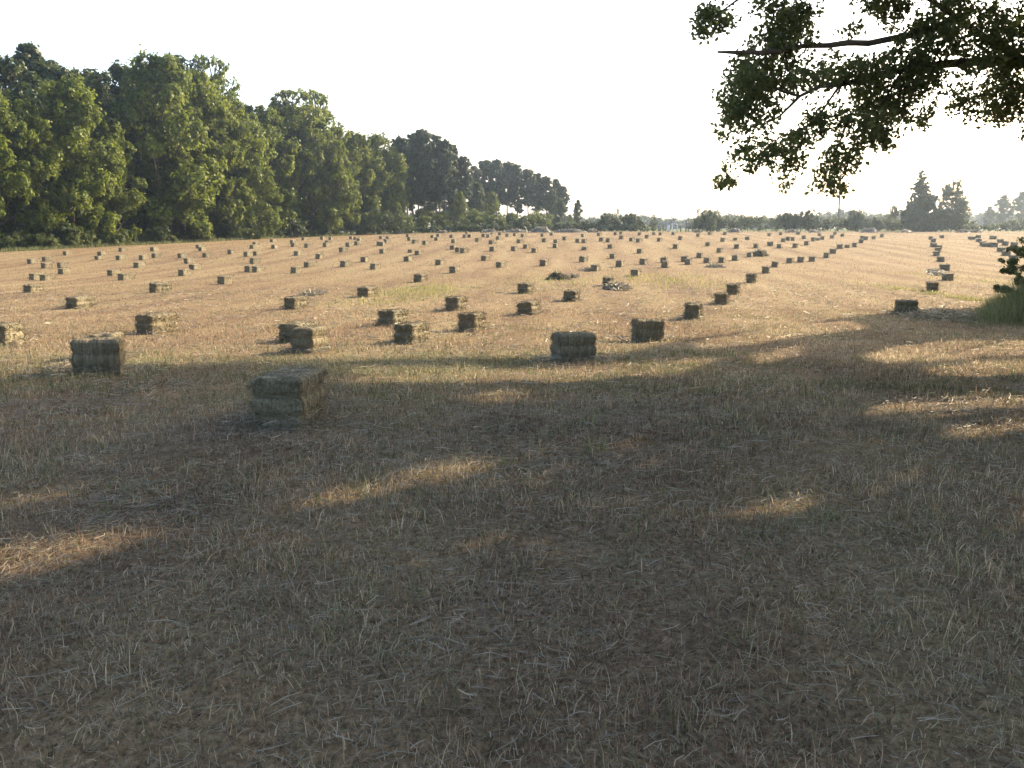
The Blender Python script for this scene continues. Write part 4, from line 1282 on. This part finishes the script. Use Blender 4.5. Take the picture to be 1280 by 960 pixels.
# ------------------------------------------------------------------ the oak that shades the foreground
# sunlit ground seen in the photo (pixel outlines laid onto the ground)
edge_line = [(-300, 478), (0, 474), (70, 470), (95, 462), (165, 457), (300, 454), (420, 452), (560, 449), (640, 449), (700, 452), (760, 447), (800, 436), (860, 424), (930, 414), (1000, 405), (1060, 397), (1117, 390), (1160, 388), (1215, 384), (1270, 382), (1340, 378)]
lit_px = [edge_line + [(1700, 330), (1700, 286), (-600, 286), (-600, 478)],
          [(440, 462), (560, 459), (700, 462), (850, 452), (900, 449), (840, 470), (700, 476), (560, 477), (450, 480)],
          [(870, 428), (975, 408), (1060, 401), (1085, 410), (985, 424), (880, 438)],
          [(940, 446), (1000, 432), (990, 446), (950, 456)],
          [(1074, 447), (1130, 432), (1200, 427), (1330, 426), (1330, 445), (1250, 444), (1190, 450), (1110, 457)],
          [(1150, 463), (1240, 454), (1330, 453), (1330, 467), (1180, 470)],
          [(1075, 520), (1120, 503), (1200, 496), (1330, 491), (1330, 508), (1230, 512), (1180, 522)],
          [(1190, 540), (1330, 529), (1330, 546), (1210, 553)],
          [(368, 636), (410, 622), (480, 602), (560, 584), (612, 577), (606, 589), (540, 604), (470, 618), (410, 635)],
          [(-160, 740), (0, 692), (70, 682), (146, 669), (128, 690), (60, 706), (0, 724)],
          [(8, 628), (76, 614), (82, 620), (20, 634)],
          [(580, 494), (640, 488), (650, 500), (600, 506)],
          [(300, 750), (362, 736), (366, 746), (308, 760)],
          [(955, 638), (998, 624), (1004, 632), (970, 646)]]
lit = []
for poly in lit_px:
    lit.append([tuple(ground(px, py)[:2]) if py > 295 else tuple(gpt(px, 200)[:2]) for px, py in poly])


def shadow_xy(P):
    z0 = np.zeros(len(P))
    for _ in range(4):
        t = (P[:, 2] - z0) / SUN[2]
        x = P[:, 0] - SUN[0] * t; y = P[:, 1] - SUN[1] * t
        z0 = terr(x, y)
    return x, y


def in_light(P, grow=0.0):
    x, y = shadow_xy(P)
    m = np.zeros(len(P), bool)
    for poly in lit:
        for dx, dy in ((0, 0), (.07, 0), (-.07, 0), (0, .07), (0, -.07)):
            m |= in_poly(x + dx, y + dy, poly)
    return m


def hidden_from_frame(P, pad=14):
    px, py = project(P)
    vis = (px > -pad) & (px < 1280 + pad) & (py > -pad) & (py < 960 + pad)
    return ~np.nan_to_num(vis, nan=False).astype(bool)


def off_frame_crown(seed, c, rad, nclump, nleaf, size, zlo):
    r_ = np.random.default_rng(seed)
    d_ = unit(r_.normal(0, 1, (nclump, 3))); q = r_.random(nclump) ** (1 / 3)
    cc = np.asarray(c) + d_ * q[:, None] * np.asarray(rad)
    cc = cc[cc[:, 2] > zlo]
    k = r_.integers(0, len(cc), nleaf)
    P = cc[k] + r_.normal(0, .42, (nleaf, 3))
    keep = ~in_light(P) & hidden_from_frame(P) & (P[:, 2] > zlo - .5)
    return P[keep], cc


oak_at = np.array([12.6, 15.0]); oz = float(terr(*oak_at))
P1, cc1 = off_frame_crown(501, (11.6, 13.4, 9.4), (11.4, 11.4, 7.4), 900, 190000, .17, 2.6)
P3, cc3 = off_frame_crown(511, (22.5, 32.0, 8.2), (8.5, 8.5, 6.5), 420, 80000, .2, 2.2)


def thicken(rounds=2, cell=.4, target=52):
    """more leaves where the two crowns still let the sun through onto ground that lies in shade"""
    global P1, P3
    rg = np.random.default_rng(5)
    gx, gy = np.meshgrid(np.arange(-9, 15, cell) + cell / 2, np.arange(1.2, 29, cell) + cell / 2, indexing='ij')
    gx, gy = gx.ravel(), gy.ravel()
    G = np.stack([gx, gy, terr(gx, gy)], -1)
    px, py = project(G)
    ok = (px > -120) & (px < 1400) & (py < 1050)
    for dx in (-.35, 0, .35):
        for dy in (-.35, 0, .35):
            for poly in lit:
                ok &= ~in_poly(gx + dx, gy + dy, poly)
    for _ in range(rounds):
        A = np.concatenate([P1, P3]); sx, sy = shadow_xy(A)
        H, _a, _b = np.histogram2d(sx, sy, bins=[np.arange(-9, 15 + 1e-6, cell), np.arange(1.2, 29 + cell, cell)[:gy.reshape(-1).size // len(np.arange(-9, 15, cell)) + 1]])
        need = np.clip(target - H.ravel(), 0, None) * ok
        idx = np.repeat(np.arange(len(G)), need.astype(int))
        zz_ = rg.uniform(3.2, 15, len(idx)); t = zz_ / SUN[2]
        Q = G[idx] + rg.uniform(-cell / 2, cell / 2, (len(idx), 3)) * np.array([1, 1, 0]) + SUN * t[:, None]
        in1 = (((Q - np.array([11.6, 13.4, 9.4])) / np.array([12.4, 12.2, 8])) ** 2).sum(1) < 1
        in3 = (((Q - np.array([22.5, 32.0, 8.2])) / np.array([10, 10, 7.5])) ** 2).sum(1) < 1
        h = hidden_from_frame(Q) & ~in_light(Q)
        P1 = np.concatenate([P1, Q[in1 & h]]); P3 = np.concatenate([P3, Q[in3 & h & ~in1]])


thicken()
oak = thing('oak_tree', 'large oak past the right border, leafy boughs hanging into the top right', 'tree', (oak_at[0], oak_at[1], oz))
org = np.array([oak_at[0], oak_at[1], oz])

# hanging foliage inside the picture: (cx, cy, rx, ry) in photo pixels and distance
CL = [(892, 18, 16, 14, 12), (884, 36, 9, 7, 12), (908, 8, 24, 10, 12), (905, 34, 12, 8, 12), (958, 8, 20, 10, 12), (976, 32, 22, 22, 12.3), (1000, 26, 20, 20, 12.3), (1012, 6, 22, 9, 12.3), (986, 58, 34, 14, 12.2), (960, 50, 22, 12, 12.2),
      (946, 76, 24, 16, 12), (932, 108, 24, 24, 12), (914, 124, 14, 17, 12), (962, 98, 34, 24, 12.2), (1000, 92, 30, 20, 12.3), (942, 142, 28, 16, 12), (918, 150, 16, 13, 12), (914, 168, 12, 8, 12), (985, 112, 22, 14, 12.3),
      (920, 208, 17, 8, 11.8), (906, 226, 8, 7, 11.8), (936, 194, 24, 13, 11.8), (964, 184, 24, 16, 11.9), (984, 204, 12, 14, 11.9), (972, 224, 7, 13, 11.9), (1000, 174, 18, 13, 12), (1030, 150, 24, 18, 12.2), (1058, 168, 25, 19, 12.2),
      (1086, 164, 22, 20, 12.3), (1050, 198, 18, 14, 12), (1030, 214, 13, 18, 12), (1022, 236, 9, 7, 12), (1044, 232, 10, 8, 12), (1094, 184, 8, 6, 12.3), (1062, 74, 20, 14, 12.4), (1076, 96, 25, 20, 12.5), (1100, 112, 25, 26, 12.6),
      (1122, 86, 28, 24, 12.7), (1142, 110, 26, 24, 12.7), (1102, 138, 24, 18, 12.6), (1130, 142, 24, 14, 12.6), (1150, 150, 10, 9, 12.6), (1132, 64, 22, 16, 12.7), (1166, 84, 24, 22, 12.8), (1170, 56, 20, 18, 12.8), (1046, 100, 18, 10, 12.4),
      (1090, 12, 24, 13, 12.6), (1080, 28, 14, 8, 12.6), (1122, 8, 24, 12, 12.6), (1140, 28, 24, 14, 12.7), (1166, 38, 24, 14, 12.8), (1182, 10, 22, 16, 12.9), (1212, 14, 28, 18, 13), (1232, 44, 22, 18, 13), (1252, 18, 28, 22, 13.1),
      (1272, 44, 20, 28, 13.1), (1262, 76, 20, 16, 13.1), (1214, 68, 22, 16, 13), (1196, 92, 16, 12, 12.9), (1216, 112, 16, 11, 13), (1202, 132, 11, 8, 13), (1222, 144, 13, 8, 13), (1244, 118, 20, 18, 13.1), (1256, 138, 18, 11, 13.1),
      (1276, 130, 14, 22, 13.2), (1276, 164, 8, 10, 13.2), (1290, 100, 20, 40, 13.2), (1300, 60, 25, 50, 13.3), (1006, 45, 14, 10, 12.3), (1052, 4, 10, 8, 12.5)]
Ps, Ns, Ss = [], [], []
r_ = np.random.default_rng(77)
for (cx, cy, rx, ry, d) in CL:
    c = at(cx, cy, d)
    ax, az_ = rx / F_PX * d, ry / F_PX * d
    dep = .30 + .5 * ax
    nros = int(9 + 4.3 * rx * ry / 16)
    q = unit(r_.normal(0, 1, (nros, 3))) * (r_.random(nros) ** .42)[:, None]
    ros = c + q * np.array([ax * 1.22, dep, az_ * 1.22]) + np.array([0, r_.normal(0, .25), 0])
    # natural gaps
    gp = fbm(ros[:, 0] * 8.5 + 9, ros[:, 2] * 8.5 + ros[:, 1] * 3, 91, 2)
    ros = ros[gp > .41]
    for o_ in ros:
        m = 5
        dirs = unit(r_.normal(0, 1, (m, 3)) + np.array([0, 0, -.15]))
        Ps.append(o_ + dirs * r_.uniform(.03, .085, (m, 1))); Ns.append(unit(np.cross(dirs, r_.normal(0, 1, (m, 3))))); Ss.append(r_.uniform(.045, .085, m))
P2 = np.concatenate(Ps); N2 = np.concatenate(Ns); S2 = np.concatenate(Ss)
N1 = unit(r_.normal(0, 1, P1.shape) + np.array([0, 0, .4])); S1 = .17 * r_.uniform(.6, 1.3, len(P1))
P = np.concatenate([P1, P2]) - org; Nn = np.concatenate([N1, N2]); S = np.concatenate([S1, S2])
V, F = leaf_quads(P, Nn, S, r_, .6)
link('crown', np_mesh('crown', V, F, M['leaf_oak'], {'tint': ('FACE', np.clip(r_.normal(.5, .22, len(P)), 0, 1))}), oak)
mb = MB()
mb.tube([(0, 0, -.3), (0, 0, .3), (-.05, .05, 2.2), (.1, 0, 4.5), (.2, .3, 8), (0, .2, 12)], [.75, .55, .48, .42, .28, .08], 14, .08)
lim = [((-.05, .05, 2.6), [(1300, 82, 13.6), (1232, 76, 13.2), (1180, 80, 12.9), (1130, 86, 12.7), (1085, 98, 12.5), (1050, 106, 12.4), (1025, 108, 12.3), (1000, 120, 12.2), (975, 145, 12.1), (950, 158, 12)], .075, .006),
       ((0, 0, 3.4), [(1310, 98, 13.5), (1270, 70, 13.3), (1238, 52, 13.1), (1205, 28, 13), (1172, 6, 12.9), (1140, -16, 12.7), (1080, -40, 12.4), (1000, -30, 12.1), (930, -6, 12)], .07, .006),
       ((-.05, 0, 2.4), [(1320, 140, 13.8), (1284, 118, 13.4), (1262, 98, 13.2), (1246, 92, 13.1), (1230, 104, 13.1)], .05, .006)]
for b, ptsx, r0, r1 in lim:
    W_ = [np.array(b)] + [at(px, py, d) - org for px, py, d in ptsx]
    W_.insert(1, (W_[0] + W_[1]) / 2 + np.array([0, 0, .25]))
    mb.tube(W_, np.linspace(r0, r1, len(W_)), 9, .12)
tw = [[(1130, 86, 12.7), (1105, 125, 12.5), (1075, 150, 12.3), (1040, 160, 12.2), (1012, 174, 12.1), (990, 192, 12), (978, 202, 11.9)], [(1050, 106, 12.4), (1020, 150, 12.2), (975, 178, 11.9), (935, 200, 11.8), (908, 226, 11.8)],
      [(1060, 150, 12.3), (1045, 190, 12.1), (1034, 215, 12), (1026, 236, 12)], [(1000, 120, 12.2), (965, 110, 12.1), (935, 118, 12), (915, 130, 12)], [(985, 90, 12.2), (978, 40, 12.2), (990, 10, 12.2)], [(930, -6, 12), (905, 12, 12), (888, 30, 12)],
      [(1230, 76, 13), (1215, 105, 13), (1222, 140, 13)], [(1262, 98, 13.2), (1275, 130, 13.2), (1278, 165, 13.2)], [(1180, 80, 12.9), (1160, 55, 12.8), (1130, 40, 12.7), (1095, 20, 12.6)], [(1130, 86, 12.7), (1140, 120, 12.7), (1132, 145, 12.6)]]
for t_ in tw:
    W_ = [at(px, py, d) - org for px, py, d in t_]
    mb.tube(W_, np.linspace(.015, .004, len(W_)), 6, .1)
for i in range(60):                    # limbs of the upper crown
    c = cc1[r_.integers(0, len(cc1))] - org
    if not hidden_from_frame((c + org)[None])[0] or in_light((c + org)[None])[0]: continue
    zb_ = min(max(2.5, c[2] * .55), 9); b = np.array([0, .1, zb_])
    m_ = (b + c) / 2 + r_.normal(0, .4, 3) + np.array([0, 0, .3])
    W_ = np.array([b, m_, c])
    if not hidden_from_frame(W_[1:2] + org)[0]: continue
    mb.tube(W_, [.10, .06, .02], 6, .1)
link('trunk', mb.mesh('trunk', M['bark'], True), oak)
dead = [(1205, 20, 13), (1175, 32, 12.9), (1142, 43, 12.75), (1110, 48, 12.6), (1085, 54, 12.5), (1060, 54, 12.4), (1035, 57, 12.3), (1005, 58, 12.2), (975, 63, 12.05), (950, 66, 11.95), (925, 66, 11.85), (897, 64.5, 11.75)]
mb = MB()
mb.tube([at(px, py + random.uniform(-.8, .8), d) - org for px, py, d in dead], [.046, .042, .042, .040, .036, .038, .033, .030, .031, .029, .026, .014], 8, .3)
o = link('dead_branch', mb.mesh('dead_branch', M['deadwood'], True), oak); o['label'] = 'bare dead limb with broken tip'

# a second tree out of frame whose shade reaches the dark bale by the bush
t2 = np.array([23.5, 33.0]); z2 = float(terr(*t2)); og2 = np.array([t2[0], t2[1], z2])
tr2 = thing('shade_tree', 'broadleaf tree just outside the right border whose shadow crosses the stubble', 'tree', og2)
V, F = leaf_quads(P3 - og2, unit(r_.normal(0, 1, P3.shape) + np.array([0, 0, .4])), .2 * r_.uniform(.6, 1.3, len(P3)), r_, .6)
link('crown', np_mesh('crown', V, F, M['leaf_oak'], {'tint': ('FACE', np.clip(r_.normal(.5, .22, len(P3)), 0, 1))}), tr2)
mb = MB(); mb.tube([(0, 0, -.3), (.1, 0, 3), (-.2, -.2, 7), (-.4, 0, 11)], [.4, .33, .24, .06], 10, .1)
for i in range(25):
    c = cc3[r_.integers(0, len(cc3))] - og2
    if hidden_from_frame((c + og2)[None])[0] and not in_light((c + og2)[None])[0]:
        mb.tube([np.array([0, 0, max(2.5, c[2] * .6)]), c * .5 + np.array([0, 0, max(2.5, c[2] * .6) * .5 + .3]), c], [.09, .05, .02], 6)
link('trunk', mb.mesh('trunk', M['bark'], True), tr2)

# ------------------------------------------------------------------ bush and tall grass at the right border
g = gpt(1302, 26.5)
o = thing('roadside_bush', 'leafy dark bush reaching in from the right border above tall green grass', 'bush', g)
lobes = [(np.array(at(px, py, 26.5 + dy)) - g, np.array([rx * .8, .5, rz_ * .75])) for px, py, dy, rx, rz_ in ((1300, 330, 0, .5, .45), (1320, 310, .3, .6, .5), (1284, 316, -.2, .28, .14), (1272, 336, -.3, .24, .10), (1282, 352, -.2, .30, .16), (1260, 326, -.4, .2, .05), (1262, 340, -.4, .18, .05), (1268, 312, -.3, .15, .05),
         (1300, 362, 0, .5, .4), (1320, 350, .3, .7, .7), (1345, 330, .5, .8, .9), (1330, 380, 0, .9, .6), (1270, 372, .2, .3, .2), (1256, 362, .3, .22, .12), (1290, 382, 0, .45, .3), (1284, 301, -.2, .2, .06))]
link('foliage', crown_mesh('foliage', lobes, 611, 6500, .09, M['weed']), o)
mb = MB()
for px, py in ((1250, 326), (1270, 350), (1276, 302), (1290, 330), (1310, 310), (1345, 330), (1258, 336)):
    e = at(px, py, 26.3) - g
    mb.tube([(r_.normal(.2, .1), 0, -.1), np.array([.3, 0, .6]) * .6 + e * .4, e], [.035, .02, .006], 6)
link('stems', mb.mesh('stems', M['bark'], True), o)
n = 16000
px = 1200 + 162 * rng.random(n) ** .75 + rng.normal(0, 5, n); dd = 26.5 + rng.normal(0, 1.3, n) + (px - 1280) * .004
x = (px - 640) / F_PX * dd * 1.012
hmax = np.interp(px, [1212, 1225, 1245, 1265, 1300, 1370], [.15, .45, .75, 1.0, 1.25, 1.3])
P = np.stack([x, dd, terr(x, dd)], -1)
v, f, t, gg = blades(P, hmax * rng.beta(2, 2, n) * 1.25, rng.uniform(.008, .016, n), rng.uniform(.02, .5, n), rng.uniform(0, 6.28, n), rng.random(n), np.ones(n) * .5)
me = np_mesh('tall_grass', v, f, M['lush'], {'tint': ('FACE', t), 'green': ('FACE', gg)})
tag(link('tall_grass', me), 'clump of tall fresh green grass at the right border below the bush', 'grass', kind='stuff')
print('bales', len(bales), 'blades', nv)
